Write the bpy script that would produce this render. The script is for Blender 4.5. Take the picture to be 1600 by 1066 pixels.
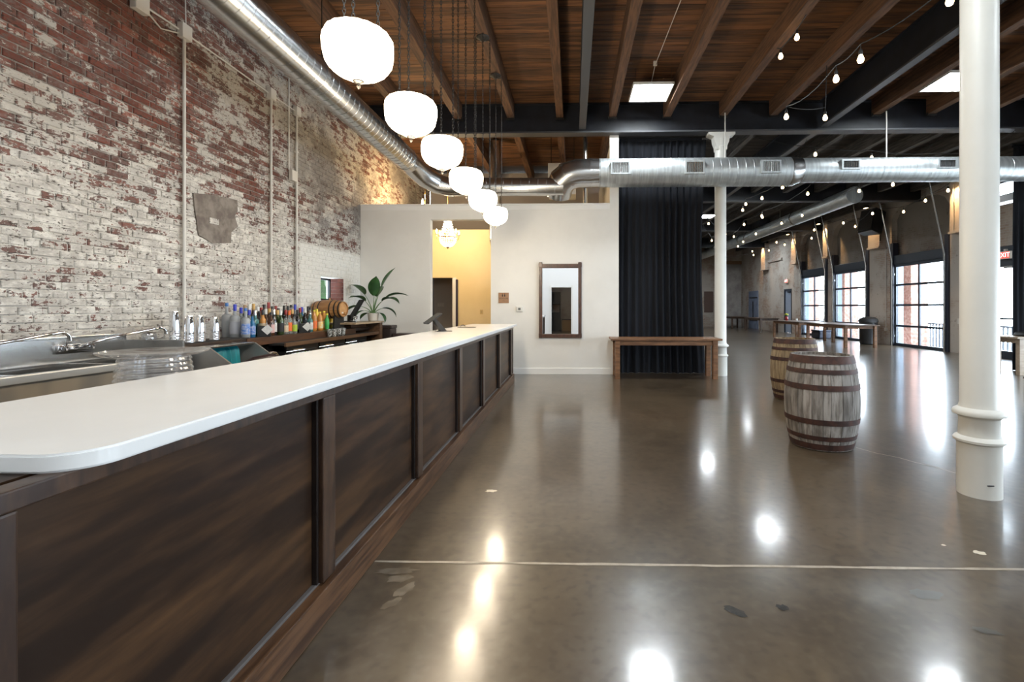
import bpy, bmesh, math, random
from mathutils import Vector, Matrix
random.seed(7)
for o in list(bpy.data.objects): bpy.data.objects.remove(o)
SC = bpy.context.scene
COL = SC.collection
PI = math.pi

# ------------------------------------------------------------------ camera, world, exposure
cam = bpy.data.objects.new('camera', bpy.data.cameras.new('camera'))
COL.objects.link(cam)
cam.location = (0, 0, 1.35)
cam.rotation_euler = (PI/2, 0, math.radians(1.5))
cam.data.sensor_width = 36
cam.data.lens = 36*740/1600
cam.data.shift_x = -75.6/1600
cam.data.shift_y = -53/1600
cam.data.clip_start = 0.02
cam.data.clip_end = 300
SC.camera = cam
w = bpy.data.worlds.new('sky'); SC.world = w
w.use_nodes = True
w.node_tree.nodes['Background'].inputs[0].default_value = (0.86, 0.93, 1.0, 1)
w.node_tree.nodes['Background'].inputs[1].default_value = 18.0
SC.view_settings.view_transform = 'Standard'
SC.view_settings.look = 'None'
SC.view_settings.gamma = 1
SC.view_settings.use_curve_mapping = False
SC.view_settings.exposure = 0.55
cy = SC.cycles
cy.use_denoising = True
cy.max_bounces = 9; cy.diffuse_bounces = 4; cy.glossy_bounces = 5; cy.transmission_bounces = 6; cy.transparent_max_bounces = 10
cy.sample_clamp_indirect = 6
cy.caustics_reflective = False; cy.caustics_refractive = False
PANEL_E, PEND_E, BULB_E = 62.0, 8.0, 9.0

# ------------------------------------------------------------------ mesh helpers
def BM(): return bmesh.new()
def box(bm, x0, x1, y0, y1, z0, z1, bev=0):
    r = bmesh.ops.create_cube(bm, size=1)['verts']
    for v in r:
        v.co = Vector((x0+(v.co.x+.5)*(x1-x0), y0+(v.co.y+.5)*(y1-y0), z0+(v.co.z+.5)*(z1-z0)))
    if bev:
        es = list({e for v in r for e in v.link_edges})
        bmesh.ops.bevel(bm, geom=es, offset=bev, segments=2, profile=.6, affect='EDGES')
    return bm
def frame_of(d):
    d = d.normalized()
    u = Vector((0, 0, 1)) if abs(d.z) < .95 else Vector((1, 0, 0))
    a = d.cross(u).normalized(); b = a.cross(d).normalized()
    return a, b
def sweep(bm, pts, rad, seg=10, cap=True, closed=False):
    pts = [Vector(p) for p in pts]; n = len(pts)
    rads = rad if isinstance(rad, (list, tuple)) else [rad]*n
    rings = []; A = None
    for i, p in enumerate(pts):
        if closed: d = pts[(i+1) % n]-pts[i-1]
        else: d = pts[min(i+1, n-1)]-pts[max(i-1, 0)]
        if d.length < 1e-9: d = Vector((0, 0, 1))
        d.normalize()
        if A is None: A, B = frame_of(d)
        else:
            A = (A-d*A.dot(d)).normalized(); B = A.cross(d)
        rings.append([bm.verts.new(p+(A*math.cos(2*PI*k/seg)+B*math.sin(2*PI*k/seg))*rads[i]) for k in range(seg)])
    m = n if closed else n-1
    for i in range(m):
        r0, r1 = rings[i], rings[(i+1) % n]
        for k in range(seg):
            bm.faces.new((r0[k], r0[(k+1) % seg], r1[(k+1) % seg], r1[k]))
    if cap and not closed:
        bm.faces.new(rings[0][::-1]); bm.faces.new(rings[-1])
    return bm
def lathe(bm, prof, seg=24, c=(0, 0, 0), mod=None, capb=True, capt=True):
    rings = []
    for (r, z) in prof:
        ring = []
        for k in range(seg):
            a = 2*PI*k/seg; q = r*(mod(a, z) if mod else 1)
            ring.append(bm.verts.new((c[0]+q*math.cos(a), c[1]+q*math.sin(a), c[2]+z)))
        rings.append(ring)
    for r0, r1 in zip(rings, rings[1:]):
        for k in range(seg):
            bm.faces.new((r0[k], r0[(k+1) % seg], r1[(k+1) % seg], r1[k]))
    if capb: bm.faces.new(rings[0][::-1])
    if capt: bm.faces.new(rings[-1])
    return bm
def prism(bm, pts, depth, axis='z', base=0):
    # polygon pts (2d) extruded along axis
    def co(p, t):
        return {'z': (p[0], p[1], t), 'y': (p[0], t, p[1]), 'x': (t, p[0], p[1])}[axis]
    a = [bm.verts.new(co(p, base)) for p in pts]; b = [bm.verts.new(co(p, base+depth)) for p in pts]
    n = len(pts)
    bm.faces.new(a[::-1]); bm.faces.new(b)
    for i in range(n): bm.faces.new((a[i], a[(i+1) % n], b[(i+1) % n], b[i]))
    bmesh.ops.recalc_face_normals(bm, faces=bm.faces[:])
    return bm
def mesh(bm, name, m, smooth=False, ang=35):
    bmesh.ops.recalc_face_normals(bm, faces=bm.faces[:])
    me = bpy.data.meshes.new(name); bm.to_mesh(me); bm.free()
    if m: me.materials.append(m)
    if smooth:
        for p in me.polygons: p.use_smooth = True
        try: me.set_sharp_from_angle(angle=math.radians(ang))
        except Exception: pass
    return me
def link(name, data, parent=None, loc=None, rot=None):
    o = bpy.data.objects.new(name, data); COL.objects.link(o)
    if parent: o.parent = parent
    if loc is not None: o.location = loc
    if rot is not None: o.rotation_euler = rot
    return o
def part(parent, name, bm, m, smooth=False, label=None, loc=None, rot=None, ang=35):
    o = link(name, bm if isinstance(bm, bpy.types.Mesh) else mesh(bm, name, m, smooth, ang), parent, loc, rot)
    if label: o['label'] = label
    return o
def tag(o, label, cat=None, group=None, kind=None):
    o['label'] = label
    if cat: o['category'] = cat
    if group: o['group'] = group
    if kind: o['kind'] = kind
    return o
def thing(name, label, cat, loc=(0, 0, 0), rot=(0, 0, 0), group=None, kind=None):
    return tag(link(name, None, None, loc, rot), label, cat, group, kind)
def solo(name, bm, m, label, cat, loc=(0, 0, 0), rot=(0, 0, 0), group=None, kind=None, smooth=False):
    return tag(link(name, bm if isinstance(bm, bpy.types.Mesh) else mesh(bm, name, m, smooth), None, loc, rot), label, cat, group, kind)
def dup(o, parent=None, loc=None, rot=None, label=None):
    c = o.copy(); COL.objects.link(c); c.parent = parent
    if loc is not None: c.location = loc
    if rot is not None: c.rotation_euler = rot
    if label: c['label'] = label
    for ch in list(o.children): dup(ch, c)
    return c
def lamp(parent, kind, e, col, loc, rot=None, size=.05, **k):
    l = bpy.data.lights.new('bulb_light', kind); l.energy = e; l.color = col
    if kind == 'AREA': l.size = size
    else: l.shadow_soft_size = size
    for a, b in k.items(): setattr(l, a, b)
    return link('bulb_light', l, parent, loc, rot)

# ------------------------------------------------------------------ materials
class NT:
    def __init__(s, name):
        s.m = bpy.data.materials.new(name); s.m.use_nodes = True
        s.t = s.m.node_tree; s.b = s.t.nodes['Principled BSDF']
    def n(s, typ, **k):
        q = s.t.nodes.new('ShaderNode'+typ)
        for a, b in k.items(): setattr(q, a, b)
        return q
    def l(s, a, b): s.t.links.new(a, b)
    def put(s, sock, v):
        if hasattr(v, 'links'): s.l(v, sock)
        else: sock.default_value = v
    def math(s, op, a, b=0, c=0, clamp=False):
        q = s.n('Math', operation=op, use_clamp=clamp)
        s.put(q.inputs[0], a); s.put(q.inputs[1], b); s.put(q.inputs[2], c)
        return q.outputs[0]
    def pos(s): return s.n('NewGeometry').outputs['Position']
    def noise(s, scale, detail=3, rough=.55, vec=None, sv=(1, 1, 1), off=(0, 0, 0), dist=0):
        mp = s.n('Mapping'); mp.inputs['Scale'].default_value = sv; mp.inputs['Location'].default_value = off
        s.l(vec or s.pos(), mp.inputs[0])
        q = s.n('TexNoise'); q.inputs['Scale'].default_value = scale; q.inputs['Detail'].default_value = detail
        q.inputs['Roughness'].default_value = rough; q.inputs['Distortion'].default_value = dist
        s.l(mp.outputs[0], q.inputs['Vector'])
        return q.outputs['Fac']
    def ramp(s, v, a, b):
        q = s.n('MapRange', clamp=True, interpolation_type='SMOOTHSTEP'); s.put(q.inputs[0], v)
        q.inputs[1].default_value = a; q.inputs[2].default_value = b
        return q.outputs[0]
    def lin(s, v, a, b, c=0, d=1):
        q = s.n('MapRange', clamp=True); s.put(q.inputs[0], v)
        for i, x in enumerate((a, b, c, d)): q.inputs[i+1].default_value = x
        return q.outputs[0]
    def mix(s, f, a, b):
        q = s.n('Mix', data_type='RGBA'); s.put(q.inputs[0], f)
        for i, x in ((6, a), (7, b)): s.put(q.inputs[i], x if hasattr(x, 'links') else (*x, 1) if len(x) == 3 else x)
        return q.outputs[2]
    def bump(s, h, strength=.3, dist=.01):
        q = s.n('Bump'); q.inputs['Strength'].default_value = strength; q.inputs['Distance'].default_value = dist
        s.l(h, q.inputs['Height']); s.l(q.outputs[0], s.b.inputs['Normal'])
MC = {}
def M(name, c1, c2=None, sv=(1, 1, 1), ns=5, det=4, rough=.5, metal=0, bump=0, spec=.5, coat=0, trans=0, emit=0, lo=.35, hi=.65, ior=1.5, rv=0, bd=.01, ov=0):
    if name in MC: return MC[name]
    t = NT(name); b = t.b
    b.inputs['Base Color'].default_value = (*c1, 1)
    b.inputs['Roughness'].default_value = rough; b.inputs['Metallic'].default_value = metal
    b.inputs['Specular IOR Level'].default_value = spec; b.inputs['Coat Weight'].default_value = coat
    b.inputs['Transmission Weight'].default_value = trans; b.inputs['IOR'].default_value = ior
    if emit:
        b.inputs['Emission Color'].default_value = (*c1, 1); b.inputs['Emission Strength'].default_value = emit
    if c2 or bump or rv:
        f = t.noise(ns, det, .6, sv=sv)
        if c2:
            q = t.mix(t.ramp(f, lo, hi), c1, c2)
            if ov:   # each plank or stave has its own tone
                hs = t.n('HueSaturation'); t.l(q, hs.inputs['Color']); t.l(t.lin(t.n('ObjectInfo').outputs['Random'], 0, 1, 1-ov, 1+ov), hs.inputs['Value']); q = hs.outputs[0]
            t.l(q, b.inputs['Base Color'])
        if rv: t.l(t.lin(f, .3, .7, rough-rv, rough+rv), b.inputs['Roughness'])
        if bump: t.bump(f, bump, bd)
    MC[name] = t.m
    return t.m
BL, CT = .213, .0677      # brick pitch and course height
def brick_mat(name, mortar=False):
    t = NT(name); p = t.pos()
    sp = t.n('SeparateXYZ'); t.l(p, sp.inputs[0]); Y, Z = sp.outputs[1], sp.outputs[2]
    row = t.math('FLOOR', t.math('DIVIDE', Z, CT))
    col = t.math('FLOOR', t.math('ADD', t.math('DIVIDE', Y, BL), t.math('MULTIPLY', row, .5)))
    cb = t.n('CombineXYZ'); t.l(row, cb.inputs[0]); t.l(col, cb.inputs[1])
    wn = t.n('TexWhiteNoise', noise_dimensions='2D'); t.l(cb.outputs[0], wn.inputs['Vector']); rnd = wn.outputs[0]
    wn2 = t.n('TexWhiteNoise', noise_dimensions='3D'); t.l(cb.outputs[0], wn2.inputs['Vector']); rnd2 = wn2.outputs[0]
    big = t.noise(1.1, 4, .6); mid = t.noise(7, 6, .7, sv=(1, .7, 1.5)); fine = t.noise(34, 5, .7, sv=(1, .7, 1.2))
    # how much of the old whitewash is left: plenty low down, flaked off higher up, more again towards the far corner
    zl = t.lin(Z, 2.1, 3.5, .20, -.17)
    far = t.math('MULTIPLY', t.lin(Y, 4.6, 7.0, 0, .26), t.lin(Z, 2.6, 3.6, 0, 1))
    near = t.math('MULTIPLY', t.lin(Y, 4.3, 3.2, 0, .05), t.lin(Z, 3.0, 2.0, 0, -1))
    v = t.math('ADD', t.math('ADD', zl, far), near)
    v = t.math('ADD', v, t.math('MULTIPLY', t.math('SUBTRACT', big, .5), .75))
    v = t.math('ADD', v, t.math('MULTIPLY', t.math('SUBTRACT', mid, .5), 1.0))
    v = t.math('ADD', v, t.math('MULTIPLY', t.math('SUBTRACT', fine, .5), .8))
    v = t.math('ADD', v, t.math('MULTIPLY', t.math('SUBTRACT', rnd, .5), .06 if mortar else .30))
    # freshly painted field by the corner
    fresh = t.math('MULTIPLY', t.ramp(Y, 7.32, 7.40), t.ramp(Z, 2.42, 2.34))
    v = t.math('ADD', v, t.math('MULTIPLY', fresh, .42))
    paint = t.ramp(v, .00 if not mortar else -.02, .04)
    film = t.math('MULTIPLY', t.ramp(v, -.30, -.02), .20)            # thin chalky film where the coat has worn away
    bc = t.mix(rnd2, (.185, .058, .040), (.105, .043, .034))
    bc = t.mix(t.ramp(fine, .42, .70), bc, (.075, .048, .040))
    bc = t.mix(t.ramp(rnd, .80, .95), bc, (.25, .075, .048))
    if mortar: bc = t.mix(mid, (.15, .13, .115), (.25, .225, .20))
    grime = t.ramp(t.math('ADD', big, t.lin(Z, 2.1, 4.2, -.20, .20)), .40, .70)
    pc = t.mix(grime, (.68, .65, .59), (.40, .36, .31))
    pc = t.mix(t.ramp(t.math('ADD', mid, t.math('MULTIPLY', fine, .4)), .80, .58), (.44, .41, .37), pc)
    pc = t.mix(fresh, pc, (.70, .685, .64))
    c = t.mix(film, bc, (.36, .33, .30))
    c = t.mix(paint, c, pc)
    # small dark pits and flecks
    fl = t.noise(46, 3, .6, sv=(1, .55, 1.5), off=(3, 7, 1)); spot = t.noise(13, 4, .6, sv=(1, .6, 1.4), off=(9, 2, 5))
    fleck = t.math('MULTIPLY', t.ramp(t.math('ADD', fl, t.math('MULTIPLY', spot, .6)), .90, .97), t.lin(fresh, 0, 1, .85, .25))
    c = t.mix(fleck, c, (.060, .045, .036))
    # soot and cement smears high up by the beam end
    soot = t.math('MULTIPLY', t.math('MULTIPLY', t.ramp(Y, 6.6, 8.0), t.ramp(Z, 2.2, 2.9)), t.ramp(big, .46, .60))
    c = t.mix(t.math('MULTIPLY', soot, .75), c, (.15, .135, .125))
    t.l(c, t.b.inputs['Base Color']); t.b.inputs['Roughness'].default_value = .82
    t.b.inputs['Specular IOR Level'].default_value = .25
    t.bump(t.math('ADD', t.math('MULTIPLY', paint, .5), fine), .55, .006)
    return t.m
def floor_mat():
    t = NT('polished_concrete')
    big = t.noise(.8, 2.5, .55); mid = t.noise(4.2, 2.2, .5); sp = t.noise(19, 1.2, .4)
    c = t.mix(t.ramp(big, .30, .70), (.050, .033, .018), (.098, .070, .042))
    c = t.mix(t.math('MULTIPLY', t.ramp(mid, .35, .70), .60), c, (.104, .077, .048))
    c = t.mix(t.math('MULTIPLY', t.ramp(sp, .50, .75), .32), c, (.125, .098, .066))
    c = t.mix(t.math('MULTIPLY', t.ramp(sp, .48, .27), .45), c, (.035, .025, .015))
    t.l(c, t.b.inputs['Base Color'])
    t.b.inputs['Roughness'].default_value = .28
    t.b.inputs['Specular IOR Level'].default_value = .5
    t.b.inputs['Coat Weight'].default_value = .6; t.b.inputs['Coat Roughness'].default_value = .12
    t.bump(t.noise(7, .5, .4), .035, .012)
    q = [x for x in t.t.nodes if x.bl_idname == 'ShaderNodeBump'][0]; t.l(q.outputs[0], t.b.inputs['Coat Normal'])
    return t.m
def old_wall_mat(name, dark=1.0):
    t = NT(name)
    sp = t.n('SeparateXYZ'); t.l(t.pos(), sp.inputs[0])
    big = t.noise(.8, 5, .6); mid = t.noise(5, 7, .7); 
    br = t.n('TexBrick'); br.inputs['Scale'].default_value = 1; br.inputs['Brick Width'].default_value = BL; br.inputs['Row Height'].default_value = CT
    br.inputs['Mortar Size'].default_value = .008; br.offset = .5
    cb = t.n('CombineXYZ'); t.l(t.math('ADD', sp.outputs[1], sp.outputs[0]), cb.inputs[0]); t.l(sp.outputs[2], cb.inputs[1]); t.l(cb.outputs[0], br.inputs['Vector'])
    d = dark
    br.inputs['Color1'].default_value = (.17*d, .115*d, .085*d, 1); br.inputs['Color2'].default_value = (.23*d, .19*d, .155*d, 1); br.inputs['Mortar'].default_value = (.24*d, .22*d, .20*d, 1)
    c = t.mix(t.ramp(big, .40, .58), br.outputs[0], (.27*d, .25*d, .225*d))
    c = t.mix(t.ramp(mid, .60, .70), c, (.10*d, .075*d, .06*d))
    t.l(c, t.b.inputs['Base Color']); t.b.inputs['Roughness'].default_value = .9
    t.bump(t.math('ADD', br.outputs[1], mid), .4, .01)
    return t.m
def glass_mat(name, tint, refl=.12, rough=.0):
    t = NT(name)
    tr = t.n('BsdfTransparent'); tr.inputs[0].default_value = (*tint, 1)
    gl = t.n('BsdfGlossy'); gl.inputs['Roughness'].default_value = rough; gl.inputs[0].default_value = (1, 1, 1, 1)
    fr = t.n('LayerWeight'); fr.inputs[0].default_value = .5
    mx = t.n('MixShader'); t.l(t.math('ADD', t.math('MULTIPLY', t.math('POWER', fr.outputs['Facing'], 4), .6), refl*.25, clamp=True), mx.inputs[0]); t.l(tr.outputs[0], mx.inputs[1]); t.l(gl.outputs[0], mx.inputs[2])
    t.l(mx.outputs[0], t.t.nodes['Material Output'].inputs[0])
    return t.m
m_brick = brick_mat('whitewashed_brick'); m_mortar = brick_mat('whitewashed_mortar', True)
m_floor = floor_mat()
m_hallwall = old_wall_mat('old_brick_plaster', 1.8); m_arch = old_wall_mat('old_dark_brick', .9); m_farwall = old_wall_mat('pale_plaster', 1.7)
m_white = M('white_paint', (.80, .785, .745), (.76, .745, .705), ns=1.5, rough=.55)
m_trim = M('white_trim', (.82, .81, .78), rough=.35)
m_yellow = M('yellow_paint', (.80, .64, .37), (.77, .61, .34), ns=1.5, rough=.6)
m_quartz = M('white_quartz', (.76, .76, .75), (.73, .73, .72), ns=2.5, rough=.20)
m_dwood = M('dark_stained_wood', (.016, .008, .0046), (.092, .046, .020), sv=(3, .55, 4.2), ns=2.0, det=5, rough=.40, spec=.22, lo=.36, hi=.80)
m_dwood2 = M('dark_stained_trim', (.026, .013, .008), (.066, .034, .018), sv=(6, 6, 1.2), ns=4, det=6, rough=.32, bump=.04)
m_basewood = M('walnut_base', (.042, .019, .009), (.12, .058, .027), sv=(6, .6, 10), ns=4, det=6, rough=.38, bump=.04, spec=.3)
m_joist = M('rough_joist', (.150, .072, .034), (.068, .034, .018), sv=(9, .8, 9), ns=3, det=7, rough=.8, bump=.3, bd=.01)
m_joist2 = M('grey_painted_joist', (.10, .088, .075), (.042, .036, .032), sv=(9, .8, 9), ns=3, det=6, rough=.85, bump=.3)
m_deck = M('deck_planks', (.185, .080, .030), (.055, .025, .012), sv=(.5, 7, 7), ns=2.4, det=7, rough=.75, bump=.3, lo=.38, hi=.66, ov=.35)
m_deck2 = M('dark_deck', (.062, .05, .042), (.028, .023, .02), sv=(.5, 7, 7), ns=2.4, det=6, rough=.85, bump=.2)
m_beam = M('blue_black_steel', (.012, .014, .020), (.008, .009, .012), ns=6, rough=.45)
m_flange = M('grey_steel_flange', (.060, .062, .068), rough=.5)
m_galv = M('galvanized_steel', (.60, .605, .60), (.55, .555, .55), ns=3, det=2, rough=.25, metal=1)
m_galv2 = M('streaked_galvanized', (.66, .70, .70), (.50, .53, .54), sv=(6, .6, .6), ns=3, det=5, rough=.40, metal=.8)
m_steel = M('brushed_stainless', (.56, .55, .53), rough=.22, metal=1)
m_chrome = M('chrome', (.80, .80, .82), rough=.06, metal=1)
m_pipe = M('painted_conduit', (.60, .575, .53), rough=.5)
m_colpaint = M('column_paint', (.74, .725, .67), (.71, .695, .64), ns=3, rough=.42)
m_black = M('black_paint', (.012, .012, .013), rough=.4)
m_rubber = M('black_rubber', (.015, .014, .014), (.03, .028, .027), ns=40, rough=.8)
m_curtain = M('black_velvet', (.007, .008, .011), (.011, .0125, .017), sv=(6, 6, .4), ns=3, rough=.85, spec=.25)
m_table = M('table_oak', (.25, .122, .056), (.135, .064, .030), sv=(1.2, 8, 8), ns=3, det=6, rough=.45, bump=.08)
m_tabledk = M('table_dark', (.13, .085, .06), (.07, .045, .033), sv=(8, 1.2, 8), ns=3, det=6, rough=.4, bump=.06)
m_stave = M('weathered_oak', (.30, .275, .25), (.115, .098, .082), sv=(7, 7, .9), ns=4, det=7, rough=.8, bump=.25, lo=.36, hi=.68, ov=.38)
m_stave2 = M('tan_oak', (.33, .245, .14), (.17, .115, .065), sv=(7, 7, .9), ns=4, det=7, rough=.75, bump=.25, ov=.3)
m_hoop = M('rusty_hoop', (.080, .032, .022), (.040, .020, .016), ns=14, det=6, rough=.65, metal=.3, bump=.12)
m_keg = M('honey_oak', (.44, .225, .085), (.33, .155, .055), sv=(1.2, 8, 8), ns=4, rough=.4)
m_mirror = M('mirror_glass', (.93, .93, .93), rough=.01, metal=1)
m_mframe = M('mahogany', (.090, .036, .019), (.045, .018, .011), sv=(6, 6, 2), ns=5, rough=.33, coat=.3)
m_chain = M('dark_iron', (.05, .045, .04), rough=.45, metal=.8)
m_brass = M('aged_brass', (.42, .27, .10), rough=.3, metal=1)
m_navy = M('navy_door_metal', (.030, .042, .060), rough=.35)
m_pane = glass_mat('door_glass', (.93, .97, 1.0))
m_leaf = M('leaf_green', (.030, .088, .022), (.014, .048, .014), ns=8, rough=.35)
m_stalk = M('stalk_green', (.10, .19, .06), rough=.5)
m_cable = M('black_cable', (.02, .02, .02), rough=.6)
m_pend = M('opal_glass', (1.0, .86, .66), emit=PEND_E)
m_led = M('led_diffuser', (.88, .95, 1.0), emit=PANEL_E)
m_bulb = M('warm_filament', (1.0, .70, .36), emit=BULB_E)
m_candle = M('warm_candle', (1.0, .78, .46), emit=40)
m_cement = M('cement_patch', (.23, .20, .17), (.13, .105, .09), ns=7, det=7, rough=.9, bump=.5)
m_redsign = M('exit_red', (.75, .05, .04), emit=1.6)
m_offwhite = M('off_white_plastic', (.68, .67, .63), rough=.4)
m_teal = M('teal_plastic', (.03, .55, .66), (.02, .42, .52), sv=(1, 20, 1), ns=2, rough=.35)
m_grey = M('grey_wall', (.36, .335, .33), rough=.6)

for q in (m_led, m_pend): q.cycles.emission_sampling = 'FRONT'
for q in (m_bulb, m_candle, m_redsign): q.cycles.emission_sampling = 'NONE'   # tiny: found by chance is enough
# ------------------------------------------------------------------ room shell
XL, XR, YB, YW, YF, ZD = -4.3, 11.3, -5.0, 9.5, 32.0, 5.38
floor = solo('floor', box(BM(), XL-.3, XR+.3, YB-4, YF+.2, -.2, 0), m_floor, 'polished brown concrete floor with glossy reflections', 'floor', kind='structure')
# pale saw-cut joint filler, spots and chips that lie in the floor
bm = BM(); rr = random.Random(3)
xs = [-1.05+.12*i for i in range(104)]
tp = [(x, 2.487+.003*x+.012*rr.uniform(-.3, .3)+.012) for x in xs]; bt = [(x, 2.487+.003*x+.012*rr.uniform(-.3, .3)-.008) for x in xs]
va = [bm.verts.new((x, y, .0012)) for x, y in tp]; vb = [bm.verts.new((x, y, .0012)) for x, y in bt]
for i in range(len(xs)-1): bm.faces.new((vb[i], vb[i+1], va[i+1], va[i]))
part(floor, 'joint_filler', bm, M('pale_filler', (.40, .345, .27), (.30, .25, .19), ns=12, rough=.45), label='pale filler line crossing the concrete')
def blob(name, x, y, a, b, m, seed, rot=0):
    r = random.Random(seed); bm = BM(); n = 18
    vs = []
    for k in range(n):
        q = 1+r.uniform(-.25, .25); u, v = a*q*math.cos(2*PI*k/n), b*q*math.sin(2*PI*k/n)
        vs.append(bm.verts.new((x+u*math.cos(rot)-v*math.sin(rot), y+u*math.sin(rot)+v*math.cos(rot), .0014)))
    bm.faces.new(vs)
    return part(floor, name, bm, m)
cr = [(2.72, 4.62), (2.80, 4.45), (2.92, 4.32), (2.98, 4.18), (3.06, 4.08), (3.10, 3.95), (3.16, 3.86), (3.13, 3.74)]
bm = BM(); va = [bm.verts.new((x-.004, y-.004, .0013)) for x, y in cr]; vb = [bm.verts.new((x+.005, y+.004, .0013)) for x, y in cr]
for i in range(len(cr)-1): bm.faces.new((va[i], vb[i], vb[i+1], va[i+1]))
part(floor, 'floor_crack', bm, M('pale_filler', (.40, .345, .27)), label='thin pale crack near the column')
m_spot = M('cream_spot', (.62, .55, .43), rough=.5); m_chip = M('dark_chip', (.010, .009, .008), (.035, .03, .026), ns=30, rough=.4, spec=.3)
blob('paint_spot', -.60, 3.46, .042, .024, m_spot, 1); blob('paint_spot', 2.23, 2.66, .028, .022, m_spot, 2); blob('paint_spot', 2.10, 2.74, .012, .01, m_spot, 3)
blob('floor_chip', .72, 2.12, .05, .028, m_chip, 4, -.5); blob('floor_chip', .94, 2.15, .025, .022, m_chip, 5, -.6)
blob('floor_stain', 1.66, 2.27, .07, .04, M('grey_stain', (.075, .07, .062), rough=.3), 6); blob('floor_stain', 1.72, 2.02, .055, .022, M('grey_stain', (.075, .07, .062)), 7, -.3)
for i, (x, y, a, b, ro) in enumerate([(-.86, 2.33, .06, .03, .2), (-.80, 2.24, .07, .03, 1.1), (-.90, 2.40, .10, .03, .1), (-.83, 2.13, .05, .025, .9)]):
    blob('scuff_mark', x, y, a, b, M('pale_scuff', (.15, .122, .088), (.09, .068, .045), ns=12, det=1, rough=.32, coat=.4), 20+i, ro)

# ceiling: deck slab, planks, joists, steel
ceil = solo('ceiling', box(BM(), XL-.3, XR+.3, YB-.2, YF+.2, ZD+.03, ZD+.2), m_deck2, 'dark timber plank ceiling carried by joists and steel beams', 'ceiling', kind='structure')
pm = [mesh(box(BM(), XL-.05, XR+.05, -.058, .058, 0, .03, .004), 'plank', m_deck) for _ in range(1)]
y = 1.1; k = 0
while y < 9.3:
    part(ceil, 'plank', pm[0], None, loc=(0, y, ZD+rr.uniform(-.004, .004))); y += .1205
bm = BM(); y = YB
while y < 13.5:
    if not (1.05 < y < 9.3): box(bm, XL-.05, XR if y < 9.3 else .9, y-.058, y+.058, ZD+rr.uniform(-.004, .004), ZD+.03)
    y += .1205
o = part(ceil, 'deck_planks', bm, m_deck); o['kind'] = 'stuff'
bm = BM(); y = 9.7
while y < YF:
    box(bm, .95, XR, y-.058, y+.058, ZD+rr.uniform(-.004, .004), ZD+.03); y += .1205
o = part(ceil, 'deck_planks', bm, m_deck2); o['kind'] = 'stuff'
JX = [-4.21, -3.28, -2.26, -1.24, -.25, .78, 1.85, 2.94, 3.91, 5.87, 6.91, 7.92, 8.93, 9.94, 10.95]
CB = [-2.8, 3.32, 9.45, 15.7, 21.7, 27.7]
spans = [(YB, 3.2), (3.2, 9.34), (9.56, 15.6), (15.8, 21.6), (21.8, 27.6), (27.8, YF)]
for i, (a, b) in enumerate(spans):
    jm = mesh(box(BM(), -.07, .07, a, b, 5.07, ZD+.01, .006), 'joist', m_joist); jm2 = mesh(box(BM(), -.07, .07, a, b, 5.07, ZD+.01, .006), 'joist', m_joist2)
    for x in JX:
        if i >= 3 and x < .9: continue
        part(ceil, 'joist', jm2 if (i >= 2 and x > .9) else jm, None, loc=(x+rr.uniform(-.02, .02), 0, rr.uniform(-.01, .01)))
def ibeam(x0, x1, y0, y1, zb, zt, along):
    bm = BM()
    if along == 'x':
        c = (y0+y1)/2
        box(bm, x0, x1, c-.02, c+.02, zb, zt); box(bm, x0, x1, y0, y1, zt-.03, zt)
        b2 = box(BM(), x0, x1, y0, y1, zb-.03, zb+.002)
    else:
        c = (x0+x1)/2
        box(bm, c-.02, c+.02, y0, y1, zb, zt); box(bm, x0, x1, y0, y1, zt-.03, zt)
        b2 = box(BM(), x0, x1, y0, y1, zb-.03, zb+.002)
    return bm, b2
for y in CB[2:]:
    a, b2 = ibeam(XL if y < 10 else .95, XR, y-.11, y+.11, 4.82, ZD+.01, 'x')
    g = part(ceil, 'steel_beam', a, m_beam); part(g, 'flange', b2, m_flange)
for x in (.19, 4.88):
    for (a, b) in [(YB, 9.34)]+([(9.56, YF)] if x > 1 else []):
        u, b2 = ibeam(x-.065, x+.065, a, b, 4.88, ZD+.01, 'y')
        g = part(ceil, 'steel_beam', u, m_beam); part(g, 'flange', b2, m_flange)
# joist hangers at the near steel beam
hm = mesh(box(BM(), -.085, .085, 9.28, 9.345, 5.045, 5.10), 'joist_hanger', m_chain)
for x in JX: part(ceil, 'joist_hanger', hm, None, loc=(x, 0, 0))

# ---- brick wall, left
YE = 14.2
WY0, WY1, WZ0, WZ1 = 7.99, 8.80, 1.47, 1.88        # small window in it
bm = BM()
for (a, b, c, d) in [(YB, WY0, -.0, ZD+.03), (WY1, YE, 0, ZD+.03), (WY0, WY1, 0, WZ0), (WY0, WY1, WZ1, ZD+.03)]:
    box(bm, XL-.34, XL-.011, a, b, c, d)
wl = solo('wall_left', bm, m_mortar, 'old brick wall with flaking whitewash behind the bar', 'wall', kind='structure')
def brick_geo(bm, L, H, ox=0, oy=0, oz=0, jit=.0025, r=random):
    c = .0045; D = .03
    def V(x, y, z): return bm.verts.new((ox+x, oy+y, oz+z))
    back = [V(-D, s*L/2, u*H/2) for s, u in ((-1, -1), (1, -1), (1, 1), (-1, 1))]
    mid = [V(-c+r.uniform(-jit, 0), s*(L/2+r.uniform(-jit, jit)), u*(H/2+r.uniform(-jit, jit))) for s, u in ((-1, -1), (1, -1), (1, 1), (-1, 1))]
    fr = [V(r.uniform(-.002, .001), s*(L/2-c*1.3+r.uniform(-jit, jit)), u*(H/2-c*1.2+r.uniform(-jit, jit))) for s, u in ((-1, -1), (1, -1), (1, 1), (-1, 1))]
    bm.faces.new(fr)
    for i in range(4):
        j = (i+1) % 4
        bm.faces.new((mid[i], mid[j], fr[j], fr[i])); bm.faces.new((back[i], back[j], mid[j], mid[i]))
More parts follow.
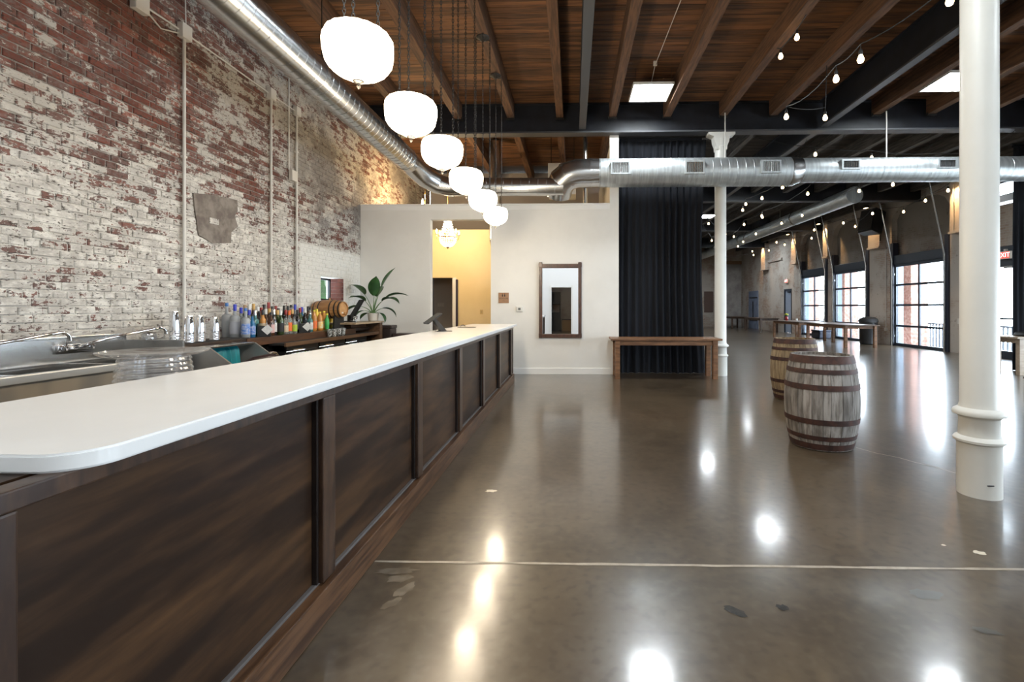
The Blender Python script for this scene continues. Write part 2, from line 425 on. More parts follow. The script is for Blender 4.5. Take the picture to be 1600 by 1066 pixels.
rb = random.Random(11)
bricks = []
nrow = int(ZD/CT)
for r in range(nrow):
    z = (r+.5)*CT
    header = (r % 6 == 3)
    pitch = BL/2 if header else BL
    y = 1.0+(BL/2 if r % 2 else 0)-BL+rb.uniform(-.012, .012)
    while y < YE-.1:
        L = pitch-.0105
        if not (WY0-.02-L/2 < y < WY1+.02+L/2 and WZ0-.03 < z < WZ1+.03) and not (9.48-L/2 < y < 9.68+L/2 and z < 3.43):
            # apparent size from the room side
            py = 480-740*(z-1.35)/y if y > .5 else -1; px = 895-740*4.3/y if y > .5 else -1
            vis = y > 3.62 and 2 < py < 1066 and 0 < px < 540 and z > (1.35-.31*4.3/1.86) and z > 1.13 and not (5.2 < y < 5.97 and 2.1 < z < 2.72)
            bricks.append((vis, pitch*740*4.3/y**2*CT*740/y if y > .5 else 0, y, z, L))
        y += pitch
order = sorted(range(len(bricks)), key=lambda i: (-bricks[i][0], -bricks[i][1]))
single = set(order[:300])
bmS = [[], []]
for k in range(6):
    for hd in (0, 1):
        b = BM(); brick_geo(b, (BL/2 if hd else BL)-.0105, CT-.0115, r=rb); bmS[hd].append(mesh(b, 'brick', m_brick))
bm = BM()
for i, (vis, a, y, z, L) in enumerate(bricks):
    dx = rb.gauss(0, .0028)
    if i in single:
        part(wl, 'brick', rb.choice(bmS[1 if L < .15 else 0]), None, loc=(XL+dx, y, z+rb.uniform(-.002, .002)), rot=(rb.uniform(-.012, .012), rb.uniform(-.02, .02), rb.uniform(-.012, .012)))
    else: brick_geo(bm, L, CT-.0115, XL+dx, y, z, r=rb)
o = part(wl, 'brick_field', bm, m_brick); o['kind'] = 'stuff'
# the rendered-over patch in it
r = random.Random(5); pts = []
for (y, z) in [(5.24, 2.63), (5.5, 2.67), (5.93, 2.70), (5.97, 2.58), (5.88, 2.5), (5.94, 2.4), (5.84, 2.3), (5.83, 2.15), (5.55, 2.12), (5.33, 2.16), (5.29, 2.3), (5.25, 2.5)]: pts.append((y+r.uniform(-.02, .02), z+r.uniform(-.02, .02)))
part(wl, 'cement_patch', prism(BM(), pts, .02, 'x', XL-.006), m_cement, label='grey-brown cement patch in the brickwork')
part(wl, 'cement_block', box(BM(), XL, XL+.022, 5.48, 5.62, 2.34, 2.41, .004), m_mortar)
# little window to the planted yard
wn = tag(link('window_1', None), 'small recessed window with green leaves outside, in the brick wall', 'window', kind='structure')
bm = BM()
box(bm, XL-.30, XL-.26, WY0, WY1, WZ0, WZ0+.035); box(bm, XL-.30, XL-.26, WY0, WY1, WZ1-.035, WZ1)
box(bm, XL-.30, XL-.26, WY0, WY0+.035, WZ0+.035, WZ1-.035); box(bm, XL-.30, XL-.26, WY1-.035, WY1, WZ0+.035, WZ1-.035)
part(wn, 'window_frame', bm, m_black); part(wn, 'pane', box(BM(), XL-.284, XL-.278, WY0+.035, WY1-.035, WZ0+.035, WZ1-.035), m_pane)
m_redbrick = M('bare_red_brick', (.17, .055, .038), (.10, .035, .028), ns=14, rough=.85, bump=.3)
for k in range(6):
    part(wn, 'brick', box(BM(), XL-.25, XL-.012, WY1-.012, WY1+.01, WZ0+.001+k*.0683, WZ0+.0665+k*.0683, .003), m_redbrick)
solo('wall_yard', box(BM(), XL-2.0, XL-1.8, 5.5, 13, 0, 5.2), M('yard_wall', (.10, .13, .08), (.05, .07, .04), ns=3, rough=.9), 'shaded green wall of the side yard outside the small window', 'wall', kind='structure')  # backdrop wall added to keep the view through the small window dark
solo('yard_roof', box(BM(), XL-2.0, XL-.36, 5.5, 13, 3.0, 3.1), m_grey, 'low roof over the side yard outside the small window', 'roof', kind='structure')  # unseen roof, added only to shade the yard
yp = thing('yard_plant', 'broad-leaved green plant outside the small brick-wall window', 'plant', (XL-.95, 9.0, 0))
part(yp, 'stem', sweep(BM(), [(0, -.3, 0), (0, -.25, .8), (.05, -.1, 1.6), (0, 0, 2.0)], [.03, .025, .02, .01], 8), m_stalk)
for i, (dy, dz, q_, ro) in enumerate([(-.55, 1.66, .22, .5), (-.28, 1.60, .26, -.4), (0, 1.74, .24, .3), (.25, 1.58, .26, -.2), (.5, 1.72, .28, .6), (-.75, 1.5, .24, -.7), (.75, 1.6, .28, .2), (.1, 1.45, .25, 1.2)]):
    pts = [(q_*.55*math.sin(PI*q/9), q_*(q/9-.5)*1.8) for q in range(10)]+[(-q_*.55*math.sin(PI*q/9), q_*(q/9-.5)*1.8) for q in range(8, 0, -1)]
    part(yp, 'leaf', prism(BM(), pts, .006, 'y'), M('yard_leaf', (.020, .070, .014), (.012, .045, .010), ns=5, rough=.4), loc=(.04*(i % 3), dy, dz), rot=(ro*.2, ro, PI/2-.6))
# ---- white partition wall with the tall opening
OX0, OX1, OZ, WH = -2.88, -1.65, 3.12, 3.40
WE = .92
bm = BM()
box(bm, XL-.005, OX0, YW, YW+.16, 0, WH); box(bm, OX1, WE, YW, YW+.16, 0, WH); box(bm, OX0, OX1, YW, YW+.16, OZ, WH)
box(bm, .74, WE, YW, YW+.16, WH, 4.79)
wb = solo('wall_back', bm, m_white, 'white painted partition wall facing the bar', 'wall', kind='structure')
part(wb, 'wall_cap', box(box(BM(), XL, .74, YW-.02, YW+.18, WH, WH+.03, .004), XL, .74, YW-.008, YW+.1, WH-.09, WH-.002, .003), m_trim)
solo('baseboard_back', box(BM(), OX1, WE, YW-.016, YW, 0, .125, .004), m_trim, 'white baseboard along the partition wall', 'baseboard', kind='structure')
# room behind: yellow wall, corridor
DX0, DX1, DZ = -3.76, -3.09, 2.13; YY = 12.5
bm = BM()
box(bm, XL, DX0, YY, YY+.12, 0, 3.41); box(bm, DX1, .9, YY, YY+.12, 0, 3.41); box(bm, DX0, DX1, YY, YY+.12, DZ, 3.41)
solo('wall_yellow', bm, m_yellow, 'yellow wall seen through the tall opening', 'wall', kind='structure')
solo('wall_inner', box(BM(), .78, .9, YW+.16, YE, 0, 4.79), m_white, 'white side wall of the room behind the partition', 'wall', kind='structure')
solo('wall_corridor', box(BM(), XL, .9, YE, YE+.15, 0, ZD), m_grey, 'grey wall beyond the inner doorway', 'wall', kind='structure')
d = tag(link('door_1', None), 'white door jamb with a dark edge in the yellow wall', 'door', kind='structure')
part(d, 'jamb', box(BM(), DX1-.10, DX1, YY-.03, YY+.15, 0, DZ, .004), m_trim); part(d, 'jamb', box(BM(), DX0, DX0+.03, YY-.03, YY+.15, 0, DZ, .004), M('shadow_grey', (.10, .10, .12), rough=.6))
part(d, 'door_edge', box(BM(), DX1-.005, DX1+.045, YY-.06, YY-.002, 0, DZ-.05, .003), M('plum_black', (.02, .012, .04), rough=.5))
sw = thing('wall_switch', 'triple switch plate on the grey corridor wall', 'switch', (-3.98, YE-.008, 1.42))
part(sw, 'plate', box(BM(), -.10, .10, -.006, .006, -.06, .06, .002), M('grey_plate', (.42, .40, .39)))
for q in (-.06, 0, .06): part(sw, 'rocker', box(BM(), q-.016, q+.016, -.011, -.004, -.035, .035, .001), M('grey_plate2', (.5, .48, .47)))
sw = thing('wall_outlet', 'blank outlet plate low on the yellow wall', 'outlet', (-2.42, YY-.006, 1.22))
part(sw, 'plate', box(BM(), -.04, .04, -.006, .006, -.06, .06, .002), M('yellow_plate', (.62, .44, .2))); part(sw, 'socket', box(BM(), -.02, .02, -.009, -.003, -.035, .035, .001), M('yellow_plate2', (.5, .36, .17)))

# ---- hall: right wall with blind arches, far wall, wall behind the camera
DOORS = [(14.65, 16.95), (18.5, 20.75), (21.45, 23.6), (6.3, 8.6), (2.4, 4.7), (-1.6, .7)]
DTOP = 2.85
def arch_z(y, a, b):
    c = (a+b)/2; h = (b-a)/2
    q = max(0, 1-((y-c)/h)**2)
    return 4.45+.5*math.sqrt(q)
ops = sorted([(a-.14, b+.14, 'a') for a, b in DOORS]+[(12.30, 13.30, 'd'), (24.75, 25.6, 'e')])
bm = BM(); y = YB
for (a, b, kd) in ops:
    box(bm, XR, XR+.35, y, a, 0, ZD+.03)
    if kd == 'a':
        n = 14
        for i in range(n):
            y0, y1 = a+(b-a)*i/n, a+(b-a)*(i+1)/n
            z0, z1 = arch_z(y0, a, b), arch_z(y1, a, b)
            vs = [bm.verts.new((XR, y0, z0)), bm.verts.new((XR, y1, z1)), bm.verts.new((XR, y1, ZD)), bm.verts.new((XR, y0, ZD))]
            ve = [bm.verts.new((XR+.35, q.co.y, q.co.z)) for q in vs]
            bm.faces.new(vs); bm.faces.new((vs[0], ve[0], ve[1], vs[1])); bm.faces.new(ve)
    elif kd == 'd':
        box(bm, XR, XR+.35, a, b, 2.95, 4.02); box(bm, XR, XR+.35, a, b, 4.68, ZD+.03)
    else: box(bm, XR, XR+.35, a, b, 2.3, ZD+.03)
    y = b
box(bm, XR, XR+.35, y, YF, 0, ZD+.03)
wr = solo('wall_right', bm, m_hallwall, 'weathered brick and plaster wall with glazed roll-up doors', 'wall', kind='structure')
for (a, b) in DOORS:
    part(wr, 'outer_reveal', box(BM(), XR+.14, XR+.32, b+.005, b+.14, -.35, DTOP, .004), M('blue_grey_reveal', (.16, .21, .27), rough=.6))  # outer jamb, its blue-grey shading put into the colour
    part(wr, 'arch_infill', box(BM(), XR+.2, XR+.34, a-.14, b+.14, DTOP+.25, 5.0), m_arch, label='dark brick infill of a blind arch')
    part(wr, 'door_header', box(BM(), XR-.02, XR+.2, a-.14, b+.14, DTOP, DTOP+.30, .01), m_navy)
    part(wr, 'jamb_post', box(BM(), XR-.05, XR+.14, a-.16, a, 0, DTOP+.7, .006), M('navy_post', (.014, .018, .034), rough=.4)); part(wr, 'jamb_post', box(BM(), XR-.05, XR+.14, b, b+.14, 0, DTOP+.75, .006), M('navy_post', (.014, .018, .034)))
solo('wall_far', box(BM(), .9, XR+.3, YF, YF+.3, 0, ZD+.03), m_farwall, 'pale plaster end wall of the far hall', 'wall', kind='structure')
solo('wall_hall_left', box(BM(), .9, 1.1, YE, YF, 0, ZD+.03), m_hallwall, 'brick side wall of the hall, hidden behind the curtain', 'wall', kind='structure')
# wall behind the camera, seen in the mirror
bm = BM()
BX0, BX1, BZ = -1.08, -.08, 2.35
box(bm, XL, BX0, YB-.15, YB, 0, ZD); box(bm, BX1, XR, YB-.15, YB, 0, ZD); box(bm, BX0, BX1, YB-.15, YB, BZ, ZD)
solo('wall_front', bm, M('bright_white', (.86, .86, .85), rough=.5), 'white wall with a doorway, seen only in the mirror', 'wall', kind='structure')
solo('wall_kitchen', box(BM(), -3.0, 2, YB-3.3, YB-3.1, 0, 3.2), m_hallwall, 'pale brick wall of the back room, seen in the mirror', 'wall', kind='structure')
solo('ceiling_kitchen', box(BM(), -3.0, 2, YB-3.3, YB-.15, 3.2, 3.3), m_white, 'low white ceiling of the back room', 'ceiling', kind='structure')
tr = tag(link('trim_1', None), 'white casing of the doorway behind the camera', 'trim', kind='structure')
for x in (BX0-.1, BX1): part(tr, 'casing', box(BM(), x, x+.1, YB, YB+.02, 0, BZ+.1, .003), m_trim)
for i, x in enumerate((-3.2, 2.0)): solo('wall_kitchen_side', box(BM(), x, x+.2, YB-3.3, YB-.15, 0, 3.2), m_white, ['white left side wall of the back room in the mirror', 'white right side wall of the back room in the mirror'][i], 'wall', kind='structure')
kl = thing('kitchen_lamp', 'round white ceiling lamp of the back room', 'light', (-.4, YB-1.6, 3.19)); part(kl, 'globe', lathe(BM(), [(.02, -.12), (.10, -.10), (.14, -.05), (.13, -.01)], 20), M('kitchen_globe', (1, .95, .88), emit=10), True); part(kl, 'rim', lathe(BM(), [(.15, -.02), (.15, 0)], 20), m_brass)
c = thing('tall_cabinet', 'black shelf cabinet in the back room, reflected in the mirror', 'cabinet', (-.95, YB-2.9, 0))
part(c, 'carcass', box(BM(), -.25, .25, -.15, .15, 0, 1.05, .01), m_black); part(c, 'upper_shelf', box(BM(), -.25, .25, -.15, .1, 1.5, 2.2, .01), m_black); part(c, 'upright', box(BM(), -.25, -.21, -.15, .15, 1.05, 1.5), m_black); part(c, 'upright', box(BM(), .21, .25, -.15, .15, 1.05, 1.5), m_black)
c = thing('low_chest', 'tan wooden chest in the back room, reflected in the mirror', 'chest', (-.1, YB-2.85, 0))
part(c, 'body', box(BM(), -.5, .5, -.2, .2, 0, .62, .01), M('tan_box', (.42, .29, .16), rough=.5)); part(c, 'lid', box(BM(), -.52, .52, -.22, .22, .62, .66, .006), m_black)

# ------------------------------------------------------------------ ceiling light panels
def panel(label, x, y, z=5.10):
    t = thing('ceiling_panel_light', label, 'light', (x, y, z), group='square LED ceiling panels')
    bm = BM(); s = .345
    for (a, b, c, d) in [(-s, s, -s, -s+.02), (-s, s, s-.02, s), (-s, -s+.02, -s+.02, s-.02), (s-.02, s, -s+.02, s-.02)]: box(bm, a, b, c, d, -.012, .03)
    part(t, 'frame', bm, m_offwhite); part(t, 'back_plate', box(BM(), -s+.02, s-.02, -s+.02, s-.02, .012, .03), m_offwhite)
    bm = BM(); bm.faces.new([bm.verts.new((x_, y_, .006)) for x_, y_ in ((-s+.021, -s+.021), (-s+.021, s-.021), (s-.021, s-.021), (s-.021, -s+.021))])
    me = bpy.data.meshes.new('diffuser'); bm.to_mesh(me); bm.free(); me.materials.append(m_led); part(t, 'diffuser', me, None)
    for q in ((-.3, -.3), (.3, -.3), (-.3, .3), (.3, .3)): part(t, 'hanger', sweep(BM(), [(q[0], q[1], .03), (q[0], q[1], ZD-z)], .003, 5), m_chain)
    part(t, 'driver_box', box(BM(), -.06, .06, .05, .15, .03, .08, .004), M('grey_box', (.2, .2, .21), rough=.5))
    return t
panel('square white LED panel left of the dark girder, over the curtain table', 1.36, 8.32)
panel('LED panel half hidden by the near white column', 6.35, 8.05)
panel('small far LED panel seen between curtain and thin column', 5.62, 19.7)
panel('LED panel hidden behind the big round duct', 5.7, 13.8)
for x, y, lb in [(1.36, 2.3, 'LED panel almost above the camera'), (6.35, 2.1, 'LED panel over the right foreground, above the picture'), (1.36, -2.8, 'LED panel behind the camera on the bar side'), (-1.75, -2.8, 'LED panel behind the camera by the brick wall'), (6.35, -3.4, 'LED panel behind the camera on the window side'), (9.3, 26, 'LED panel over the table before the navy door'), (2.1, 13.8, 'LED panel behind the black curtain, nearer one'), (2.1, 19.7, 'LED panel behind the black curtain, farther one'), (5.7, 25.7, 'LED panel at the far end of the hall')]: panel(lb, x, y)  # mostly unseen panels, added to brighten the bar room, mirror view and hall

# ------------------------------------------------------------------ bar
CZ = 1.04
bar = thing('bar', 'long dark stained wooden bar front with framed panels', 'bar', (-1.08, .82, 0))
E_ = 8.52-.82
part(bar, 'body', box(BM(), -.66, -.06, .02, E_-.02, .02, CZ-.04), m_dwood)
ST = [.0, 1.19, 2.44, 3.66, 4.84, 6.11, 7.44]
for i, s in enumerate(ST): part(bar, 'stile', box(BM(), -.045, .008, s, s+.105 if i else .07, .16, .958, .006), m_dwood2)
part(bar, 'stile', box(BM(), -.045, .008, E_-.06, E_, .16, .958, .006), m_dwood2)
for i in range(len(ST)):
    a = ST[i]+(.105 if i else .07); b = ST[i+1] if i+1 < len(ST) else E_-.06
    part(bar, 'panel', box(BM(), -.06, -.035, a-.004, b+.004, .158, .962), m_dwood)
    for (u, v) in ((b-.016, b-.001), (a+.001, a+.012)): part(bar, 'edge_bead', box(BM(), -.036, -.012, u, v, .16, .958, .003), M('near_black_bead', (.012, .008, .007), rough=.35))
part(bar, 'top_rail', box(BM(), -.045, .010, 0, E_, .958, CZ-.04, .004), m_dwood2)
part(bar, 'base_rail', box(BM(), -.045, .028, 0, E_, 0, .15, .006), m_basewood)
part(bar, 'base_ledge', box(BM(), -.036, -.016, 0, E_, .149, .162, .003), M('dusty_grey_edge', (.11, .10, .095), rough=.35))  # grey strip paints the highlight along the dusty bevel
bm = BM(); R = .10; x0, x1, y0, y1 = -1.86, -1.03, .96, 8.72
pts = []
for (cx, cyy, a0) in [(x1-R, y0+R, -PI/2), (x1-.03, y1-.03, 0), (x0+.03, y1-.03, PI/2), (x0+R, y0+R, PI)]:
    q = R if cyy < 2 else .03
    for k in range(9): pts.append((cx+q*math.cos(a0+PI/2*k/8), cyy+q*math.sin(a0+PI/2*k/8)))
prism(bm, pts, .04, 'z', CZ-.04)
es = [e for e in bm.edges if abs(e.verts[0].co.z-e.verts[1].co.z) < 1e-6]
bmesh.ops.bevel(bm, geom=es, offset=.005, segments=2, affect='EDGES')
solo('bar_countertop', bm, m_quartz, 'long white quartz countertop on the dark bar', 'countertop', smooth=True)
# stainless work shelf behind the bar and the stack of clear trays on it
u = thing('under_bar_shelf', 'stainless work shelf behind the bar, below the countertop', 'shelf', (-2.0, 1.0, 0))
part(u, 'shelf_top', box(BM(), -.34, .22, 0, 7.4, .80, .83, .004), m_steel)
for y in (.1, 2.4, 4.9, 7.2): part(u, 'leg', box(BM(), -.32, -.27, y, y+.05, 0, .80), m_steel)
m_clear = glass_mat('clear_plastic', (.90, .91, .93), .55, .06)
st = thing('clear_dish_stack', 'tall stack of clear plastic dishes under a wide lid, behind the countertop', 'dishes', (-2.10, 2.33, .831))
n = 11
for k in range(n):
    q = .178-.032*k/(n-1)
    part(st, 'dish', lathe(BM(), [(q-.012, 0), (q, .004), (q+.002, .013), (q-.004, .021), (q-.010, .021), (q-.010, .006), (q-.014, .003)], 36, (0, 0, .0245*k)), m_clear, True)
part(st, 'lid', lathe(BM(), [(.03, 0), (.15, 0), (.205, .012), (.222, .022), (.225, .029), (.21, .027), (.15, .012), (.02, .010)], 44, (0, 0, .272)), m_clear, True)

# ------------------------------------------------------------------ pendants
prof = [(.012, -.163), (.03, -.158), (.055, -.148), (.075, -.134), (.098, -.125), (.125, -.113), (.158, -.086), (.182, -.046), (.191, 0), (.193, .05), (.188, .085), (.175, .108), (.155, .121), (.12, .127), (.06, .129), (.02, .13)]
gm = mesh(lathe(BM(), prof, 72, mod=lambda a, z: 1+.016*math.cos(18*a)*(1 if z > -.11 else .4)), 'glass_shade', m_pend, True, 60)
def chain_mesh(length, pitch=.030):
    bm = BM(); n = int(length/pitch)
    for i in range(n):
        z = i*pitch+pitch/2; pts = []
        for k in range(10):
            a = 2*PI*k/10; u, v = .0085*math.cos(a), .0215*math.sin(a)
            pts.append((u, 0, z+v) if i % 2 else (0, u, z+v))
        sweep(bm, pts, .0028, 4, closed=True)
    return mesh(bm, 'chain', m_chain)
cm = chain_mesh(2.16)
fin = mesh(lathe(BM(), [(.034, .012), (.030, .0), (.012, -.010), (.008, -.02), (.012, -.028), (.003, -.04)], 14, (0, 0, -.163)), 'finial', m_chain, True)
canp = mesh(lathe(BM(), [(.02, -.05), (.045, -.03), (.085, -.012), (.092, 0)], 20), 'ceiling_canopy', m_chain, True)
PEND = [(2.71, 'nearest, largest opal glass pendant lamp above the bar'), (3.6, 'second opal glass pendant from the camera'), (4.47, 'third opal glass pendant from the camera'), (5.48, 'fourth opal glass pendant from the camera'), (6.5, 'fifth opal glass pendant, partly behind the fourth'), (7.58, 'last and smallest opal glass pendant, farthest along the bar')]
for y, lb in PEND:
    t = thing('pendant_lamp', lb, 'pendant lamp', (-1.24, y, 2.815), (0, 0, .2), group='opal pendants over the bar')
    s = part(t, 'glass_shade', gm, None); part(s, 'finial', fin, None)
    part(t, 'rim_ring', sweep(BM(), [(.125*math.cos(2*PI*k/24), .125*math.sin(2*PI*k/24), .130) for k in range(24)], .006, 6, closed=True), m_chain)
    for k in range(3): part(t, 'chain', cm, None, loc=(.11*math.cos(2.094*k+.5), .11*math.sin(2.094*k+.5), .112))
    part(t, 'ceiling_canopy', canp, None, loc=(0, 0, 2.255))
    for k in range(3): part(t, 'hook', sweep(BM(), [(.11*math.cos(2.094*k+.5), .11*math.sin(2.094*k+.5), 2.25), (.04*math.cos(2.094*k+.5), .04*math.sin(2.094*k+.5), 2.22)], .004, 5), m_chain)
    lamp(t, 'POINT', 20, (1.0, .84, .62), (0, 0, -.30), size=.12)

# ------------------------------------------------------------------ ducts
def duct(name, pts, r, label, m, seam=.13, seg=28, closed_ends=True, extra=None):
    P = [Vector(p) for p in pts]; out = []; rad = []
    for a, b in zip(P, P[1:]):
        L = (b-a).length; n = max(1, int(L/seam)); d = (b-a)/n
        for i in range(n):
            q = a+d*i; u = d.normalized()
            out += [q, q+u*.003, q+u*.009, q+u*.012]; rad += [r, r+.0035, r+.0035, r]
    out.append(P[-1]); rad.append(r)
    bm = sweep(BM(), out, rad, seg, cap=closed_ends)
    return bm
sd = thing('side_duct', 'round spiral duct running along the brick wall', 'duct', (-2.9, 0, 3.98))
part(sd, 'straight_run', duct('d', [(0, -4.9, .05), (0, 8.30, -.06)], .195, '', m_galv), m_galv, True, ang=22)
part(sd, 'joint_band', sweep(BM(), [(0, 5.15, -.02), (0, 5.22, -.02)], .205, 28), m_galv, True); part(sd, 'joint_band', sweep(BM(), [(0, 8.1, -.056), (0, 8.16, -.057)], .205, 28), m_galv, True)
el = [(0, 8.30, -.06), (.03, 8.55, -.10), (.13, 8.80, -.19), (.30, 9.0, -.27), (.52, 9.08, -.31), (.62, 9.09, -.31)]
part(sd, 'elbow', sweep(BM(), el, [.195, .2, .198, .19, .175, .172], 24), m_galv, True, ang=20)
part(sd, 'cross_run', duct('d', [(.60, 9.09, -.31), (2.72, 9.09, -.32)], .170, '', m_galv, seam=.16), m_galv, True, ang=22)
for y in (2.2, 5.4, 7.9): part(sd, 'hanger_rod', sweep(BM(), [(0, y, .18), (0, y, 1.38)], .006, 6), m_chain)
md = thing('main_duct', 'large pale spiral duct crossing in front of the curtain', 'duct', (0, 9.10, 3.92))
gp = [(-.28, .24, -.34), (-.26, .14, -.24), (-.20, .05, -.13), (-.08, .0, -.05), (.08, -.01, -.01), (.34, 0, 0), (.52, 0, 0)]
part(md, 'elbow', sweep(BM(), gp, [.25, .262, .27, .272, .272, .270, .270], 30), m_galv, True, ang=14)
for p, q in ((gp[2], gp[3]), (gp[4], gp[5])):
    d_ = (Vector(q)-Vector(p)).normalized()*.02
    part(md, 'joint_band', sweep(BM(), [Vector(q)-d_, Vector(q)+d_], .281, 30), m_galv, True)
part(md, 'wide_run', duct('d', [(.50, 0, 0), (4.10, 0, 0)], .268, '', m_galv2, seam=.145, seg=36), m_galv2, True, ang=22)
part(md, 'reducer', sweep(BM(), [(4.08, 0, 0), (4.12, 0, 0), (4.24, 0, .02), (4.30, 0, .02)], [.274, .274, .240, .238], 36), m_galv, True, ang=25)
part(md, 'narrow_run', duct('d', [(4.28, 0, .02), (XR-.6-0, 0, .02)], .228, '', m_galv2, seam=.28, seg=36), m_galv2, True, ang=22)
for x in (2.9, 5.92, 8.6): part(md, 'hanger_rod', sweep(BM(), [(x, 0, .2), (x, 0, 1.13)], .012, 8), m_pipe)
m_dark = M('dark_void', (.04, .04, .04), rough=.7)
for i, (x, wd, hh) in enumerate([(.885, .30, .19), (2.255, .30, .19), (3.655, .30, .18), (5.12, .28, .125), (6.86, .28, .125)]):
    r_ = .268 if x < 4.1 else .228; zc = .02 if x < 4.1 else .06
    v = part(md, 'vent_grille', box(box(box(box(BM(), x-wd/2-.03, x+wd/2+.03, -r_-.03, -r_+.06, zc+hh/2, zc+hh/2+.03), x-wd/2-.03, x+wd/2+.03, -r_-.03, -r_+.06, zc-hh/2-.03, zc-hh/2), x-wd/2-.03, x-wd/2, -r_-.03, -r_+.06, zc-hh/2, zc+hh/2), x+wd/2, x+wd/2+.03, -r_-.03, -r_+.06, zc-hh/2, zc+hh/2), m_galv2)
    part(v, 'vent_back', box(BM(), x-wd/2, x+wd/2, -r_-.008, -r_+.05, zc-hh/2, zc+hh/2), m_dark if i > 2 else M('pale_louver_back', (.35, .36, .36), rough=.5))
    bm = BM()
    for k in range(9): box(bm, x-wd/2+wd*(k+.5)/9-.005, x-wd/2+wd*(k+.5)/9+.005, -r_-.024, -r_-.008, zc-hh/2, zc+hh/2)
    if i < 3: box(bm, x-.012, x+.012, -r_-.026, -r_-.006, zc-hh/2, zc+hh/2)
    part(v, 'louver', bm, m_galv)
hd = thing('hall_duct', 'long bright spiral duct receding through the far hall', 'duct', (8.3, 14.2, 4.66))
part(hd, 'straight_run', duct('d', [(0, 0, 0), (0, 17.6, 0)], .24, '', m_galv, seam=.3), m_galv2, True, ang=22)
part(hd, 'end_cap', sweep(BM(), [(0, -.03, 0), (0, .02, 0)], .248, 28), m_galv2, True)
for y in (3.6, 9.2): part(hd, 'joint_band', sweep(BM(), [(0, y, 0), (0, y+.1, 0)], .256, 28), m_galv, True)
for y in (1.7, 5, 8.5, 12, 15.5): part(hd, 'hanger_rod', sweep(BM(), [(0, y, .2), (0, y, .70)], .008, 6), m_pipe)
# things in the loft space over the partition
t = thing('vent_pipe', 'slim silver vertical pipe above the white partition', 'pipe', (.26, 10.0, 0))
part(t, 'pipe_run', sweep(BM(), [(0, 0, 0), (0, 0, 5.35)], .05, 14), m_galv, True); part(t, 'collar', sweep(BM(), [(0, 0, 3.9), (0, 0, 3.95)], .058, 14), m_galv, True)
t = thing('hvac_unit', 'white ventilation box hung behind the small cross duct', 'hvac', (-.25, 11.2, 3.95))
part(t, 'casing', box(BM(), -.32, .32, -.3, .3, 0, .72, .01), m_white); [part(t, 'hanger_rod', sweep(BM(), [(x_, 0, .70), (x_, 0, 1.41)], .01, 6), m_chain) for x_ in (-.26, .28)]
t = thing('kitchen_duct', 'vertical duct with elbow beside the chandelier', 'duct', (-1.86, 11.3, 0))
part(t, 'pipe_run', sweep(BM(), [(0, 0, 5.3), (0, 0, 2.98)], .14, 20), m_galv, True)
part(t, 'elbow', sweep(BM(), [(0, 0, 2.98), (.02, 0, 2.86), (.09, 0, 2.74), (.20, 0, 2.67), (.34, 0, 2.65), (2.62, 0, 2.65)], .14, 20), m_galv, True, ang=20)

# ------------------------------------------------------------------ conduits on the brick wall
cd = thing('wall_conduit', 'white painted electrical conduit with junction boxes on the brick wall', 'conduit', (XL, 0, 0))
BX = [(4.55, 4.35, .15), (5.09, 4.37, .13), (6.59, 4.36, .12), (7.21, 4.37, .11)]
for (y, z, s) in BX: part(cd, 'junction_box', box(BM(), .008, .075, y-s/2, y+s/2, z-s*.62, z+s*.62, .006), m_pipe)
part(cd, 'horizontal_run', sweep(BM(), [(.03, 2.2, 4.36), (.03, 4.55, 4.35), (.03, 5.09, 4.37), (.03, 6.59, 4.36), (.03, 7.21, 4.37)], .009, 8), m_pipe)
part(cd, 'horizontal_run', sweep(BM(), [(.03, 4.6, 4.33), (.03, 4.8, 4.24), (.03, 5.05, 4.33)], .008, 8), m_pipe)
for (y, zb) in ((5.09, 1.1), (6.59, 1.1), (7.21, 1.1)): part(cd, 'drop_pipe', sweep(BM(), [(.035, y, zb), (.035, y, 4.32)], .0165, 10), m_pipe, True)
part(cd, 'drop_pipe', sweep(BM(), [(.03, 7.02, 5.2), (.03, 7.02, 3.42)], .010, 8), m_pipe, True); part(cd, 'drop_pipe', sweep(BM(), [(.03, 5.12, 4.4), (.03, 5.10, 5.3)], .006, 8), m_pipe, True)
part(cd, 'switch_box', box(BM(), .01, .07, 7.04, 7.17, 3.27, 3.43, .006), m_pipe)
for y in (5.09, 6.59, 7.21):
    for z in (1.75, 3.0, 3.75): part(cd, 'pipe_clamp', box(BM(), .008, .054, y-.022, y+.022, z-.012, z+.012, .003), m_pipe)

# ------------------------------------------------------------------ back bar
m_steel2 = M('dull_stainless', (.40, .40, .39), (.34, .34, .33), ns=4, rough=.38, metal=.55)
